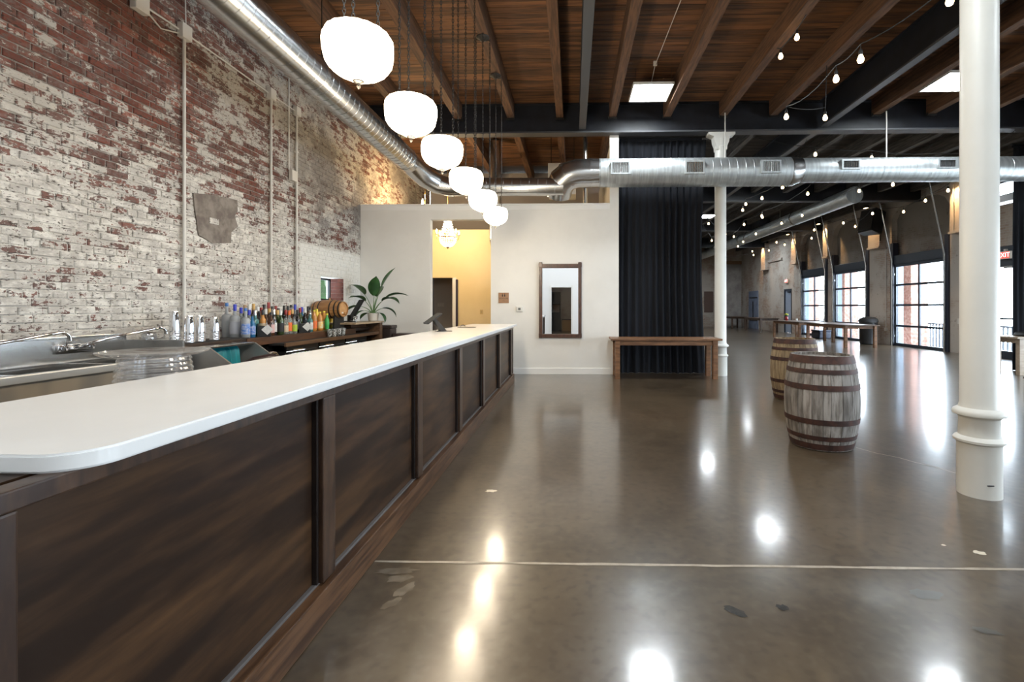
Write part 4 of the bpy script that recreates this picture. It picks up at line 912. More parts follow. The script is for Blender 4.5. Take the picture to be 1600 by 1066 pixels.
# ------------------------------------------------------------------ on the white wall
mr = thing('wall_mirror', 'tall mirror in a dark mahogany frame on the white wall', 'mirror', (-.25, YW-.001, 1.49))
W2, H2 = .425, .76
part(mr, 'glass', box(BM(), -W2+.055, W2-.055, -.020, -.012, -H2+.075, H2-.12), m_mirror)
part(mr, 'backing', box(BM(), -W2+.02, W2-.02, -.012, 0, -H2+.02, H2-.05), m_mframe)
for s in (-1, 1):
    q = part(mr, 'frame_post', box(BM(), s*(W2-.033)-.033, s*(W2-.033)+.033, -.045, -.001, -H2, H2, .008), m_mframe)
    for z in (-H2+.05, H2-.06): part(q, 'corner_block', box(BM(), s*(W2-.033)-.037, s*(W2-.033)+.037, -.055, -.04, z-.045, z+.045, .006), m_mframe)
part(mr, 'top_rail', box(BM(), -W2+.06, W2-.06, -.045, -.001, H2-.12, H2-.035, .008), m_mframe); part(mr, 'bottom_rail', box(BM(), -W2+.06, W2-.06, -.045, -.001, -H2+.005, -H2+.08, .008), m_mframe)
part(mr, 'dentil_bead', box(BM(), -W2+.08, W2-.08, -.055, -.044, H2-.10, H2-.085, .003), m_mframe)
def text(parent, s, size, m, loc, rot=(PI/2, 0, 0), ext=.002, name='lettering'):
    c = bpy.data.curves.new('lettering', 'FONT'); c.body = s; c.size = size; c.extrude = ext; c.align_x = 'CENTER'; c.align_y = 'CENTER'
    o = bpy.data.objects.new('tmp', c); COL.objects.link(o); dg = bpy.context.evaluated_depsgraph_get()
    me = bpy.data.meshes.new_from_object(o.evaluated_get(dg)); bpy.data.objects.remove(o); me.materials.clear(); me.materials.append(m)
    return link(name, me, parent, loc, rot)
sg = thing('restroom_sign', 'small square wooden restroom sign on the white wall', 'sign', (-1.39, YW-.001, 1.535))
part(sg, 'plaque', box(BM(), -.105, .105, -.012, 0, -.105, .105, .004), M('sign_wood', (.36, .20, .105), (.30, .16, .08), sv=(1, 1, 8), ns=6, rough=.5))
m_ink = M('burnt_ink', (.03, .015, .01), rough=.6)
for x in (-.022, .022):
    part(sg, 'pictogram', box(lathe(BM(), [(.004, -.006), (.009, 0), (.004, .008)], 10, (x, -.013, .082)), x-.011, x+.011, -.014, -.011, .025, .07, .002), m_ink)
text(sg, 'RESTROOMS', .032, m_ink, (0, -.012, -.012)); text(sg, '\u25CF\u25CF\u25CF' if False else '.:.:.', .05, m_ink, (0, -.012, -.055))
th = thing('thermostat', 'small white thermostat with grey display on the white wall', 'thermostat', (-1.07, YW-.001, 1.31)); part(th, 'case', box(BM(), -.065, .065, -.03, 0, -.055, .055, .008), m_offwhite); part(th, 'display', box(BM(), -.025, .025, -.033, -.028, -.02, .025, .002), M('lcd_grey', (.12, .13, .12), rough=.3))

# ------------------------------------------------------------------ curtains
def curtain(name, x0, x1, y, z0, z1, label, folds, seed, amp=.055):
    r = random.Random(seed); t = thing(name, label, 'curtain', (x0, y, 0)); bm = BM(); N = folds*10; nz = 16; g = []
    ph = [r.uniform(-.5, .5) for _ in range(folds+2)]
    for j in range(nz+1):
        q = j/nz; z = z0+(z1-z0)*q; row = []
        for i in range(N+1):
            s = i/N; f = s*folds; a = amp*(1-.35*q)*(.75+.4*math.sin(s*9+seed))
            off = a*math.sin(2*PI*f+ph[int(f)]*.6+.3*(1-q)*math.sin(3*s*PI))+.012*math.sin(7*s+4*q)
            flare = .04*(1-q)**6*math.sin(f*4)
            row.append(bm.verts.new(((x1-x0)*s*(1-.05*math.sin(PI*q)*s), off+flare, z)))
        g.append(row)
    for a, b in zip(g, g[1:]):
        for i in range(N): bm.faces.new((a[i], a[i+1], b[i+1], b[i]))
    part(t, 'drape', bm, m_curtain, True, ang=80)
    part(t, 'header_tape', box(BM(), 0, (x1-x0)*.95, -.03, .03, z1-.02, z1+.03), m_curtain)
    return t
curtain('black_curtain', .905, 2.72, 9.74, .002, 4.76, 'tall black curtain behind the long wooden table', 13, 2)
curtain('black_curtain', 9.34, 11.25, 10.30, .002, 4.76, 'black curtain at the right edge of the picture', 16, 5)
rl = thing('curtain_rail', 'dark curtain rail under the steel beam', 'rail', (0, 9.70, 4.792)); part(rl, 'track', box(BM(), .93, 2.8, -.02, .02, -.0, .03), m_black)
rl = thing('curtain_rail', 'dark curtain rail at the right edge of the picture', 'rail', (0, 10.30, 4.792)); part(rl, 'track', box(BM(), 9.3, XR, -.02, .02, 0, .03), m_black); part(rl, 'ceiling_bracket', box(BM(), 9.9, 9.98, -.02, .02, .03, .29), m_black)

# ------------------------------------------------------------------ columns
cp = [(.128, 0), (.128, .36), (.132, .375), (.148, .385), (.150, .40), (.140, .415), (.120, .425), (.117, .55), (.128, .565), (.152, .575), (.156, .592), (.148, .610), (.120, .628), (.112, .66), (.108, 4.45)]
cmh = mesh(lathe(BM(), cp, 40), 'shaft', m_colpaint, True, 40)
bm = BM()
lathe(bm, [(.108, 4.42), (.112, 4.47), (.118, 4.50), (.108, 4.52), (.108, 4.66)], 32)
prism(bm, [(-.15, 4.70), (-.26, 4.74), (-.26, 4.785), (.26, 4.785), (.26, 4.74), (.15, 4.70), (.14, 4.60), (.105, 4.52), (.10, 4.44), (-.10, 4.44), (-.105, 4.52), (-.14, 4.60)], .20, 'y', -.10)
cpm = mesh(bm, 'capital', m_colpaint)
for (x, y, lb) in ((2.935, 3.5, 'thick white cast-iron column in the right foreground'), (2.92, 9.32+.13, 'slender white column with capital beside the black curtain')):
    t = thing('cast_iron_column', lb, 'column', (x, y, 0)); part(t, 'shaft', cmh, None); part(t, 'capital', cpm, None)
    if y < 5: part(t, 'chipped_slot', box(BM(), -.05, -.005, -.131, -.124, .10, .108, .002), m_dark)

# ------------------------------------------------------------------ tables
def table(label, loc, lx, ly, h=.76, m=m_table, legm=None, rz=0, group='wooden farm tables'):
    t = thing('farm_table', label, 'table', loc, (0, 0, rz), group=group)
    along_x = lx > ly; n = 3
    for k in range(n):
        if along_x: part(t, 'top_plank', box(BM(), -lx/2, lx/2, -ly/2+ly*k/n+.001, -ly/2+ly*(k+1)/n-.001, h-.035, h, .004), m)
        else: part(t, 'top_plank', box(BM(), -lx/2+lx*k/n+.001, -lx/2+lx*(k+1)/n-.001, -ly/2, ly/2, h-.035, h, .004), m)
    q = .09; ix, iy = lx/2-.12, ly/2-.08 if along_x else ly/2-.12
    if not along_x: ix = lx/2-.08
    for sx in (-1, 1):
        for sy in (-1, 1): part(t, 'leg', box(BM(), sx*ix-q/2, sx*ix+q/2, sy*iy-q/2, sy*iy+q/2, 0, h-.036, .005), legm or m)
    for s in (-1, 1):
        part(t, 'apron', box(BM(), -ix+q/2, ix-q/2, s*iy-.014, s*iy+.014, h-.13, h-.036, .003), legm or m); part(t, 'apron', box(BM(), s*ix-.014, s*ix+.014, -iy+q/2, iy-q/2, h-.13, h-.036, .003), legm or m)
    return t
table('long wooden table in front of the black curtain', (1.75, 9.17, 0), 2.06, .62)
table('nearer of the two large tables set end to end by the roll-up doors', (9.52, 17.2, 0), 1.12, 2.75, .76, m_tabledk, m_table)
table('farther of the two large tables set end to end by the roll-up doors', (9.55, 20.35, 0), 1.15, 2.6, .76, m_tabledk, m_table)
table('table standing before the navy door in the far hall', (10.45, 26.6, 0), 1.0, 2.4, .76, m_tabledk, m_tabledk)
table('small dark table against the far end wall', (10.3, 30.4, 0), .95, 1.6, .76, m_tabledk, m_tabledk)
table('pale table by the curtain at the right edge', (9.72, 9.85, 0), 2.0, .66, .76, M('pale_table', (.36, .28, .2), (.28, .21, .15), sv=(1.2, 8, 8), ns=3, rough=.4))
t = thing('folded_bag', 'black bag lying on the table at the right edge', 'bag', (9.32, 9.85, .761)); part(t, 'bag_body', lathe(BM(), [(.22, 0), (.27, .02), (.25, .07), (.15, .09), (.03, .09)], 24, mod=lambda a, z: 1+.06*math.sin(3*a)), m_black, True); part(t, 'buckle', box(BM(), -.02, .02, -.28, -.255, .03, .05, .003), m_chrome)
t = thing('flower_vase', 'red flower vase on the far large table', 'vase', (9.45, 21.2, .761)); part(t, 'vase', lathe(BM(), [(.04, 0), (.06, .03), (.07, .1), (.05, .17), (.055, .18)], 16), M('red_vase', (.28, .02, .02), rough=.3), True)
for i in range(5): part(t, 'blossom', lathe(BM(), [(.01, -.035), (.035, -.01), (.035, .015), (.01, .035)], 10, (.05*math.cos(i*1.26), .05*math.sin(i*1.26), .26+.02*(i % 2))), M('yellow_flower', (.55, .55, .04), rough=.6), True)
part(t, 'leaves', lathe(BM(), [(.03, .17), (.08, .20), (.07, .24), (.02, .25)], 10, mod=lambda a, z: 1+.2*math.sin(5*a)), m_leaf)
t = thing('candle_jar', 'small white candle jar beside the flower vase', 'candle', (9.75, 20.9, .761)); part(t, 'jar', lathe(BM(), [(.035, 0), (.038, .01), (.038, .09), (.02, .09)], 14), M('cap_white', (.72, .72, .70)), True); part(t, 'wick', sweep(BM(), [(0, 0, .08), (0, 0, .11)], .004, 6), m_black)

# ------------------------------------------------------------------ whiskey barrels
def barrel(label, x, y, rz, ms, seed):
    t = thing('oak_barrel', label, 'barrel', (x, y, 0), (0, 0, rz), group='standing oak barrels'); r_ = random.Random(seed); H = .89
    def R(z): return .330-.062*((z-H/2)/(H/2))**2
    n = 26; ang = [0.0]
    for k in range(n): ang.append(ang[-1]+r_.uniform(.7, 1.35))
    ang = [a*2*PI/ang[-1] for a in ang]
    for k in range(n):
        bm = BM(); a0, a1 = ang[k]+.006, ang[k+1]-.006; rows = []; d = r_.uniform(-.002, .002)
        for i in range(11):
            z = .006+(H-.006)*i/10; q = R(z)+d
            rows.append([bm.verts.new((q*math.cos(a), q*math.sin(a), z)) for a in (a0, (a0+a1)/2, a1)]+[bm.verts.new(((q-.025)*math.cos(a), (q-.025)*math.sin(a), z)) for a in (a1, a0)])
        for i in range(10):
            for q in range(5): bm.faces.new((rows[i][q], rows[i][(q+1) % 5], rows[i+1][(q+1) % 5], rows[i+1][q]))
        bm.faces.new(rows[0]); bm.faces.new(rows[-1][::-1])
        part(t, 'stave', bm, ms, True)
    for z, wd in ((.015, .055), (.105, .042), (.255, .050), (.575, .050), (.725, .042), (.820, .068)):
        pr = [(R(z+wd*i/3)+.0055, z+wd*i/3) for i in range(4)]
        part(t, 'hoop', lathe(BM(), [(R(z)+.001, z)]+pr+[(R(z+wd)+.001, z+wd)], 48, capb=False, capt=False), m_hoop, True)
    for z in (.03, H-.035): part(t, 'head', lathe(BM(), [(.252, z-.012), (.252, z+.006)], 40), ms)
    part(t, 'rivet', box(BM(), .33, .338, -.01, .01, .59, .61), m_hoop)
    return t
barrel('weathered grey oak barrel with rusty hoops, nearest on the floor', 2.44, 4.72, .4, m_stave, 1)
barrel('tan oak barrel standing behind the grey one', 3.28, 7.1, 1.1, m_stave2, 2)
barrel('oak barrel cut off by the right edge of the picture', 5.0, 4.9, 2.2, m_stave, 3)

# ------------------------------------------------------------------ glazed roll-up doors
def rollup(n, a, b, label):
    t = tag(link('door_%d' % n, None), label, 'roll-up door', kind='structure'); X0, X1 = XR+.02, XR+.07
    c = (a+b)/2; hs = [0.0, .70, 1.42, 2.12, DTOP]
    for (y, wd) in ((a, .06), (c-.035, .07), (b-.06, .06)): part(t, 'stile', box(BM(), X0, X1, y, y+wd, 0, DTOP), m_navy)
    for k, z in enumerate(hs):
        z0, z1 = (z, z+.10) if k == 0 else (z-.035, z+.035) if k < 4 else (z-.10, z)
        part(t, 'rail', box(BM(), X0-.002, X1+.002, a, b, z0, z1), m_navy)
    for k in range(4):
        for (u, v) in ((a+.06, c-.035), (c+.035, b-.06)):
            part(t, 'pane', box(BM(), X0+.02, X0+.026, u, v, hs[k]+(.10 if k == 0 else .035), hs[k+1]-(.035 if k < 3 else .10)), m_pane)
    pl_ = bpy.data.lights.new('daylight_portal', 'AREA'); pl_.shape = 'RECTANGLE'; pl_.size = DTOP; pl_.size_y = b-a; pl_.cycles.is_portal = True
    link('daylight_portal', pl_, t, (XR+.10, c, DTOP/2), (0, PI/2, 0))
    for y in (a-.03, b+.03):
        part(t, 'track', sweep(BM(), [(XR-.07, y, 0), (XR-.07, y, DTOP+.1), (XR-.16, y, DTOP+.6), (XR-.55, y, 5.32)], .028, 6), m_galv)
        for z in (.35, 1.42, 2.5): part(t, 'hinge', box(BM(), X0-.03, X0, y-.05 if y > c else y+.0, y if y > c else y+.05, z-.03, z+.03), m_galv)
    return t
NM = ['nearest glazed roll-up door, right of the black trash can', 'middle glazed roll-up door, left of the black trash can', 'farthest glazed roll-up door behind the large tables', 'glazed roll-up door beside the bar room, outside the picture', 'second glazed roll-up door outside the picture', 'glazed roll-up door behind the camera']
for i, (a, b) in enumerate(DOORS): rollup(i+2, a, b, NM[i])
# glass exit door with transom at the right
d = tag(link('door_8', None), 'glass exit door beside the right-hand curtain', 'door', kind='structure')
bm = BM(); box(bm, XR+.02, XR+.08, 12.30, 12.40, 0, 2.5); box(bm, XR+.02, XR+.08, 13.2, 13.3, 0, 2.5); box(bm, XR+.02, XR+.08, 12.4, 13.2, 0, .2); box(bm, XR+.02, XR+.08, 12.4, 13.2, 2.4, 2.95); box(bm, XR+.01, XR+.07, 12.4, 13.2, 1.02, 1.07)
part(d, 'door_frame', bm, m_navy); part(d, 'pane', box(BM(), XR+.045, XR+.05, 12.4, 13.2, .2, 2.4), m_pane); part(d, 'closer', box(BM(), XR-.03, XR+.02, 12.42, 12.7, 2.36, 2.42, .005), m_galv)
wt = tag(link('window_2', None), 'bright square transom window high above the exit door', 'window', kind='structure')
bm = BM(); box(bm, XR+.1, XR+.16, 12.3, 12.35, 4.02, 4.68); box(bm, XR+.1, XR+.16, 13.25, 13.3, 4.02, 4.68); box(bm, XR+.1, XR+.16, 12.35, 13.25, 4.02, 4.06); box(bm, XR+.1, XR+.16, 12.35, 13.25, 4.64, 4.68)
part(wt, 'window_frame', bm, m_navy); part(wt, 'pane', box(BM(), XR+.125, XR+.13, 12.35, 13.25, 4.06, 4.64), m_pane)
def exit_sign(x, y, z, label):
    t = thing('exit_sign', label, 'exit sign', (x, y, z), (0, 0, PI/2+PI), group='red exit signs')
    part(t, 'housing', box(BM(), -.17, .17, -.03, .03, -.10, .10, .006), m_offwhite); part(t, 'lit_face', box(BM(), -.155, .155, -.033, -.029, -.085, .085), M('exit_face', (.70, .10, .08), emit=.9))
    text(t, 'EXIT', .17, m_redsign if False else M('exit_letter', (1, .9, .85), emit=1.2), (0, -.034, 0)); part(t, 'mount', box(BM(), -.03, .03, -.01, .05, .10, .16), m_offwhite)
exit_sign(XR-.06, 12.62, 2.70, 'red exit sign above the glass door at the right edge'); exit_sign(XR-.06, 25.2, 2.72, 'small red exit sign over the grey door in the far hall')
# far doors
d = tag(link('door_9', None), 'grey steel door ajar under the far exit sign', 'door', kind='structure')
bm = BM(); box(bm, XR-.02, XR+.1, 24.75, 24.81, 0, 2.3); box(bm, XR-.02, XR+.1, 25.54, 25.6, 0, 2.3); box(bm, XR-.02, XR+.1, 24.81, 25.54, 2.22, 2.3)
part(d, 'door_frame', bm, m_navy); part(d, 'leaf', box(BM(), XR+.03, XR+.075, 24.81, 25.54, .01, 2.22), M('blue_grey_door', (.30, .36, .46), rough=.5)); part(d, 'closer', box(BM(), XR-.03, XR+.03, 24.9, 25.2, 2.1, 2.18), m_navy)
d = tag(link('door_10', None), 'blue-grey plank door with iron straps in the far hall wall', 'door', kind='structure')
part(d, 'leaf', box(BM(), XR-.06, XR-.002, 29.1, 30.6, .0, 2.35, .01), M('blue_grey_door2', (.24, .29, .40), (.12, .15, .22), sv=(8, 8, 1), ns=3, rough=.6))
for z in (.5, 1.9): part(d, 'strap', box(BM(), XR-.075, XR-.058, 29.15, 30.4, z, z+.07), m_black)
part(d, 'pull_bar', box(BM(), XR-.10, XR-.06, 29.8, 29.84, .7, 1.7), m_black)
# pilasters with warm downlights
PIL = [(13.62, 14.22, 'brick pilaster beside the near white column'), (17.42, 18.08, 'brick pilaster behind the hanging speaker'), (20.92, 21.30, 'brick pilaster between the two far roll-up doors'), (23.85, 24.35, 'brick pilaster left of the far roll-up door'), (27.6, 28.2, 'far brick pilaster above the long tables')]
m_pil = old_wall_mat('pilaster_brick', 1.9)
for (a, b, lb) in PIL:
    p = part(wr, 'pilaster', box(BM(), XR-.22, XR-.001, a, b, 3.55, 5.05, .01), m_pil, label=lb); part(p, 'corbel', box(BM(), XR-.26, XR-.001, a-.02, b+.02, 3.49, 3.56, .008), m_pil)
    f = thing('pilaster_downlight', 'warm downlight above the '+lb, 'light', (XR-.50, (a+b)/2, 5.0), group='warm pilaster downlights')
    part(f, 'housing', box(BM(), -.06, .06, -.10, .10, 0, .08, .006), m_black); part(f, 'arm', box(BM(), .05, .28, -.015, .015, .03, .05), m_black); part(f, 'lens', box(BM(), -.045, .045, -.08, .08, -.004, .001), M('warm_lens', (1, .62, .28), emit=12))
    lamp(f, 'SPOT', 130, (1.0, .60, .27), (0, 0, -.02), (0, math.radians(-26), 0), size=.03, spot_size=math.radians(70), spot_blend=.7)
# wall conduits, boxes in the hall
t = thing('hall_conduit', 'pale conduit with outlet box right of the near roll-up door', 'conduit', (XR, 14.0, 0)); part(t, 'pipe_run', sweep(BM(), [(-.25, .05, 4.9), (-.25, .05, 3.5), (-.03, .05, 3.4), (-.03, .05, 1.0)], .014, 8), m_pipe); part(t, 'outlet_box', box(BM(), -.08, -.001, -.03, .12, .86, 1.02, .006), m_offwhite)
t = thing('hall_conduit', 'pale conduit dropping behind the black trash can', 'conduit', (XR, 17.35, 0)); part(t, 'pipe_run', sweep(BM(), [(-.03, 0, 3.42), (-.03, 0, .6)], .014, 8), m_pipe); part(t, 'end_box', box(BM(), -.07, -.001, -.05, .05, .5, .6, .006), m_pipe)
t = thing('notice_sign', 'small blue and white notice beside the near column', 'sign', (XR-.004, 13.86, 1.55)); part(t, 'sign_plate', box(BM(), -.012, 0, -.17, .11, -.14, .14, .003), m_offwhite); part(t, 'blue_field', box(BM(), -.016, -.011, -.12, .06, -.08, .08), M('sign_blue', (.02, .22, .55), rough=.4))
# speaker, trash can
t = thing('wall_speaker', 'black loudspeaker hung high between two roll-up doors', 'speaker', (XR-.65, 17.2, 4.38), (0, .28, .35)); part(t, 'cabinet', prism(BM(), [(-.24, -.30), (.24, -.30), (.16, .30), (-.16, .30)], .84, 'z', -.42), m_black); part(t, 'grille', box(BM(), -.262, -.235, -.26, .26, -.38, .38, .01), m_rubber); part(t, 'bracket', sweep(BM(), [(.15, 0, 0), (.55, 0, -.25), (.60, 0, -.5)], .025, 8), m_black)
t = thing('trash_can', 'round black trash can between the roll-up doors', 'trash can', (XR-.50, 17.6, 0)); part(t, 'can_body', lathe(BM(), [(.25, 0), (.27, .02), (.30, .78), (.31, .80), (.02, .80)], 28), m_black, True); part(t, 'domed_lid', lathe(BM(), [(.315, .80), (.315, .84), (.29, .92), (.20, .98), (.03, 1.0)], 28), m_rubber, True)
t = thing('floor_cases', 'low dark equipment case under the middle roll-up door', 'case', (XR-.5, 20.9, 0)); part(t, 'case_body', box(BM(), -.25, .25, -.35, .35, 0, .28, .04), M('dark_blue_case', (.03, .04, .07), rough=.5)); part(t, 'case_lid', box(BM(), -.26, .26, -.36, .36, .28, .36, .03), M('dark_blue_case', (.03, .04, .07)))
# far end wall dressing
part(bpy.data.objects['wall_far'], 'plaster_panel', box(BM(), 9.95, XR-.05, YF-.08, YF, 0, 4.2, .01), M('light_plaster', (.44, .42, .40), (.30, .28, .27), ns=1.6, det=7, rough=.9), label='pale plastered panel')
part(bpy.data.objects['wall_far'], 'timber_lintel', box(BM(), 9.9, XR-.05, YF-.14, YF, 4.2, 4.42, .01), M('lintel_wood', (.20, .11, .06), rough=.7)); part(bpy.data.objects['wall_far'], 'brown_panel', box(BM(), 8.8, 9.4, YF-.05, YF, 1.0, 2.4, .01), M('brown_panel', (.12, .075, .06), rough=.7))
part(wr, 'plaster_rail', box(BM(), XR-.08, XR-.001, 25.8, 28.6, 3.9, 4.02, .005), m_farwall)

# ------------------------------------------------------------------ outside the doors
pat = solo('patio', box(BM(), XR+.36, XR+9, YB, YF+8, -.45, -.35), M('patio_concrete', (.55, .55, .54), (.48, .48, .47), ns=2, rough=.8), 'pale concrete patio outside the roll-up doors', 'patio', kind='structure')
m_outbrick = M('patio_brick', (.20, .080, .058), (.33, .20, .16), ns=9, det=5, rough=.85)
for i, (y, lb) in enumerate([(18.85, 'brick pillar outside, seen through the nearest roll-up door'), (23.3, 'brick pillar outside, seen through the middle roll-up door'), (26.9, 'brick pillar outside, seen through the farthest roll-up door')]):
    t = thing('brick_pillar', lb, 'pillar', (XR+2.0, y, -.35), group='brick pillars of the patio'); part(t, 'pillar_shaft', box(BM(), -.32, .32, -.32, .32, 0, 4.2, .01), m_outbrick); part(t, 'plinth', box(BM(), -.36, .36, -.36, .36, 0, .25, .01), m_outbrick)
t = thing('patio_railing', 'grey metal picket railing around the patio', 'railing', (XR+2.9, 0, -.35))
part(t, 'top_rail', box(BM(), -.04, .04, 10, 36, 1.02, 1.08), M('rail_grey', (.030, .040, .055), rough=.5)); part(t, 'bottom_rail', box(BM(), -.02, .02, 10, 36, .12, .16), M('rail_grey', (.10, .13, .17)))
bk = mesh(box(BM(), -.022, .022, -.022, .022, 0, 1.04), 'picket', M('rail_grey', (.10, .13, .17)))
y = 12.0
while y < 36: part(t, 'picket', bk, None, loc=(0, y, 0)); y += .16
for i, (y, z) in enumerate([(18.9, 3.05), (23.2, 3.1), (26.8, 3.1)]):
    t = thing('patio_lamp', ['dome lamp outside the nearest roll-up door', 'dome lamp outside the middle roll-up door', 'dome lamp outside the farthest roll-up door'][i], 'lamp', (XR+1.9, y-1.0, z), group='patio dome lamps')
    part(t, 'dome_shade', lathe(BM(), [(.20, -.08), (.18, 0), (.10, .07), (.03, .10)], 20), M('pale_shade', (.50, .50, .50), rough=.4), True); part(t, 'stem', sweep(BM(), [(0, 0, .10), (0, 0, 1.2)], .012, 6), m_black)
solo('patio_roof', box(BM(), XR+.36, XR+2.4, 10, 34, 4.2, 4.4), M('patio_soffit', (.5, .5, .5), rough=.7), 'roof over the patio outside the roll-up doors', 'roof', kind='structure')

# ------------------------------------------------------------------ chandelier in the yellow room
ch = thing('crystal_chandelier', 'lit crystal chandelier with brass ring in the tall opening', 'chandelier', (-2.92, 11.0, 2.98))
part(ch, 'brass_ring', sweep(BM(), [(.185*math.cos(2*PI*k/28), .185*math.sin(2*PI*k/28), 0) for k in range(28)], .014, 8, closed=True), m_brass, True)
m_cry = M('crystal_beads', (1, .93, .80), rough=.1, emit=2.4)
m_cry.cycles.emission_sampling = 'NONE'
bm = BM(); r_ = random.Random(2)
for k in range(22):
    a = 2*PI*k/22
    for i in range(9):
        q = i/8; rr_ = .175*(1-q)+.05*q; z = .46*q
        bmesh.ops.create_icosphere(bm, subdivisions=1, radius=.012, matrix=Matrix.Translation((rr_*math.cos(a), rr_*math.sin(a), z+.02)))
    for i in range(8):
        q = i/7; rr_ = .18*math.cos(q*PI/2)+.012
        bmesh.ops.create_icosphere(bm, subdivisions=1, radius=.012, matrix=Matrix.Translation((rr_*math.cos(a), rr_*math.sin(a), -.02-.20*math.sin(q*PI/2))))
o = part(ch, 'crystal_strands', bm, m_cry); o['kind'] = 'stuff'
part(ch, 'bottom_finial', lathe(BM(), [(.045, 0), (.02, -.03), (.005, -.05)], 12, (0, 0, -.22)), m_brass, True); part(ch, 'crown', lathe(BM(), [(.07, .46), (.075, .50), (.03, .54), (.01, .56)], 16), m_brass, True); part(ch, 'hanging_rod', sweep(BM(), [(0, 0, .55), (0, 0, 2.40)], .008, 6), m_brass)
for k in range(6):
    a = 2*PI*k/6+.52; c, s = math.cos(a), math.sin(a)
    arm = part(ch, 'arm', sweep(BM(), [(.18*c, .18*s, 0), (.21*c, .21*s, -.05), (.25*c, .25*s, -.04), (.26*c, .26*s, .02), (.26*c, .26*s, .05)], .008, 6), m_brass, True)
    part(arm, 'drip_cup', lathe(BM(), [(.012, .05), (.032, .06), (.034, .068), (.01, .066)], 12, (.26*c, .26*s, 0)), m_brass); part(arm, 'candle_bulb', lathe(BM(), [(.010, .066), (.012, .10), (.018, .125), (.012, .155), (.003, .175)], 10, (.26*c, .26*s, 0)), m_candle, True)
lamp(ch, 'POINT', 72, (1.0, .82, .55), (0, 0, .20), size=.2)
t = thing('candle_sconce', 'small glowing candle sconce by the brick wall above the partition', 'sconce', (-3.42, 10.7, 3.66)); part(t, 'bulb', lathe(BM(), [(.012, 0), (.022, .04), (.024, .08), (.012, .13), (.003, .16)], 12), m_candle, True); part(t, 'sleeve', lathe(BM(), [(.016, -.10), (.016, 0)], 10), m_brass); part(t, 'hanging_rod', sweep(BM(), [(.03, 0, -.10), (.06, 0, -.06), (.06, 0, 1.70)], .006, 6), m_brass); part(t, 'cup', lathe(BM(), [(.01, -.13), (.04, -.10), (.042, -.095), (.012, -.096)], 12), m_brass)
lamp(t, 'POINT', 85, (1.0, .66, .30), (0, 0, .22), size=.08)

# ------------------------------------------------------------------ string lights
bulb_m = mesh(lathe(BM(), [(.012, 0), (.018, -.015), (.030, -.045), (.032, -.06), (.024, -.082), (.006, -.092)], 14), 'bulb', m_bulb, True)
sock_m = mesh(lathe(BM(), [(.016, -.008), (.019, 0), (.017, .035), (.008, .05)], 10), 'socket', m_cable, True)
def string_light(label, bulbs, anchors=None, drop=.10, sag=.06):
    t = thing('string_light', label, 'string lights', bulbs[0], group='festoon string lights'); o0 = Vector(bulbs[0]); bm = BM()
    P = [Vector(b)+Vector((0, 0, drop))-o0 for b in bulbs]; path = []
    if anchors: P2 = [Vector(anchors[0])-o0]+P+[Vector(anchors[1])-o0]
    else: P2 = P
    for a, b in zip(P2, P2[1:]):
        for i in range(6): q = i/6; path.append(a.lerp(b, q)-Vector((0, 0, 1))*sag*(a-b).length*q*(1-q)*2)
    path.append(P2[-1]); part(t, 'cable', sweep(BM(), path, .006, 5), m_cable)
    for p in P:
        b = part(t, 'bulb', bulb_m, None, loc=p-Vector((0, 0, drop)))
        part(b, 'socket', sock_m, None)
        part(b, 'drop_wire', sweep(BM(), [(0, 0, .045), (0, 0, drop)], .004, 5), m_cable)
    return t
Z0 = 4.2
string_light('string of warm bulbs nearest the white column, zigzag under the joists', [(3.35, 4.3, 4.12), (2.9, 4.85, 3.90), (2.93, 5.35, 3.94), (3.05, 6.85, 4.12), (3.65, 6.95, 4.14)], ((3.6, 4.0, 5.07), (3.91, 7.4, 5.07)), sag=.12)
string_light('single short string with one warm bulb beside the third joist', [(2.95, 6.8, 4.96), (2.99, 6.4, 5.0)], ((2.94, 6.9, 5.08), (2.97, 6.1, 5.08)), drop=.06)
string_light('string light whose bulbs hang just above the big duct', [(5.0, 9.9, 4.55), (6.05, 9.75, 4.42), (7.4, 9.9, 4.4), (8.2, 9.8, 4.4)], ((3.91, 10.4, 5.06), (8.93, 9.2, 5.06)))
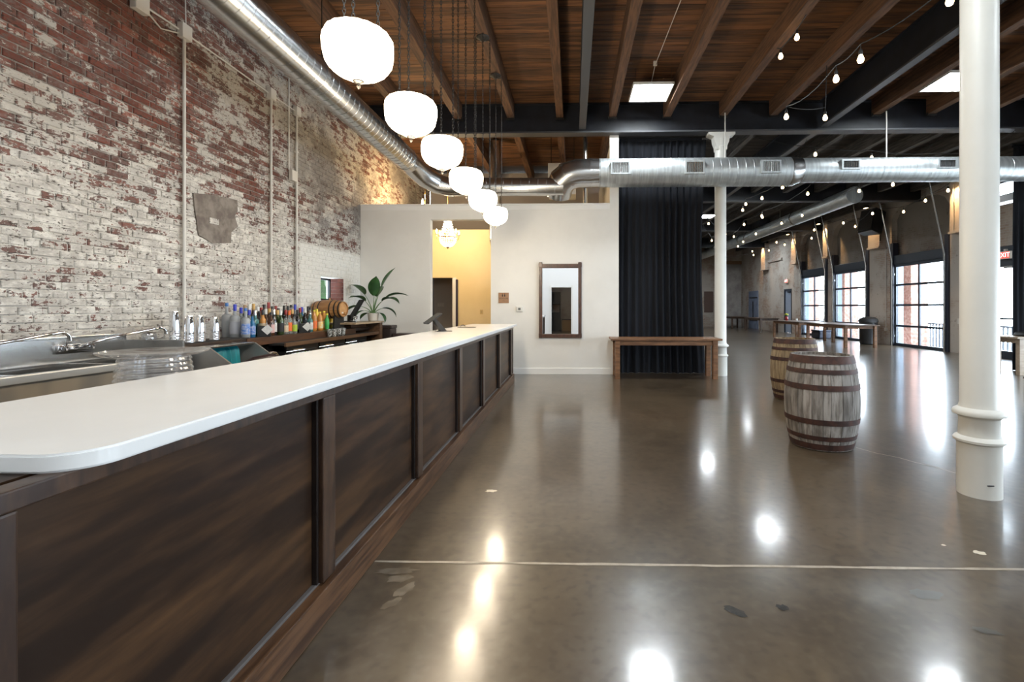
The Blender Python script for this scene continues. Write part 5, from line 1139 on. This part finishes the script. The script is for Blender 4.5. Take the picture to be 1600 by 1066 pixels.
string_light('string light row in the hall next to the thin column', [(4.9, 11.2, Z0), (4.86, 12.3, Z0), (4.7, 13.0, Z0), (4.9, 13.8, Z0), (4.55, 16.0, Z0), (5.85, 18.3, Z0), (5.85, 20.1, Z0)], ((4.88, 10.0, 4.85), (5.87, 21.5, 5.07)))
string_light('string light row second from the curtain in the hall', [(5.8, 11.85, Z0), (5.8, 14.7, Z0), (5.9, 14.9, Z0), (5.8, 16.2, Z0), (6.4, 19, Z0), (7.6, 22, Z0)], ((5.87, 10.4, 5.07), (7.92, 23.5, 5.07)))
string_light('string light row crossing in front of the hall duct', [(7.3, 11.0, Z0), (6.9, 11.6, Z0), (7.0, 14.65, Z0), (6.97, 16.0, Z0), (7.0, 18.3, Z0), (7.3, 20.5, Z0)], ((7.92, 10.3, 5.07), (7.92, 21.5, 5.07)))
string_light('zigzag string light along the roll-up doors', [(9.0, 11.6, Z0), (9.27, 12.7, Z0), (9.7, 14.15, Z0), (8.96, 14.4, Z0), (9.8, 16.7, Z0), (9.0, 16.0, Z0), (8.75, 17.4, Z0), (9.7, 19.5, Z0), (8.8, 20.7, Z0), (9.5, 21.5, Z0), (9.7, 23.7, Z0), (9.0, 24.0, Z0), (9.7, 25.7, Z0), (8.6, 28.5, Z0)], ((8.93, 10.2, 5.07), (8.93, 30, 5.07)))
t = thing('smoke_detector', 'small white smoke detector on the deck near the top right', 'smoke detector', (4.35, 6.15, ZD-.001)); part(t, 'base', lathe(BM(), [(.07, -.03), (.075, 0)], 20), m_offwhite, True); part(t, 'cover', lathe(BM(), [(.03, -.055), (.055, -.045), (.062, -.03)], 20), m_offwhite, True)
t = thing('panel_feed_cable', 'thin white feed cable running to the left LED panel', 'cable', (1.1, 5.2, 5.2)); part(t, 'cable_run', sweep(BM(), [(.32, 0, .16), (.30, 1.0, .13), (.25, 2.6, .12), (.26, 3.1, .02), (.26, 3.15, -.08)], .006, 6), m_pipe); part(t, 'clip', box(BM(), .22, .28, 2.58, 2.62, .11, .18), m_pipe)
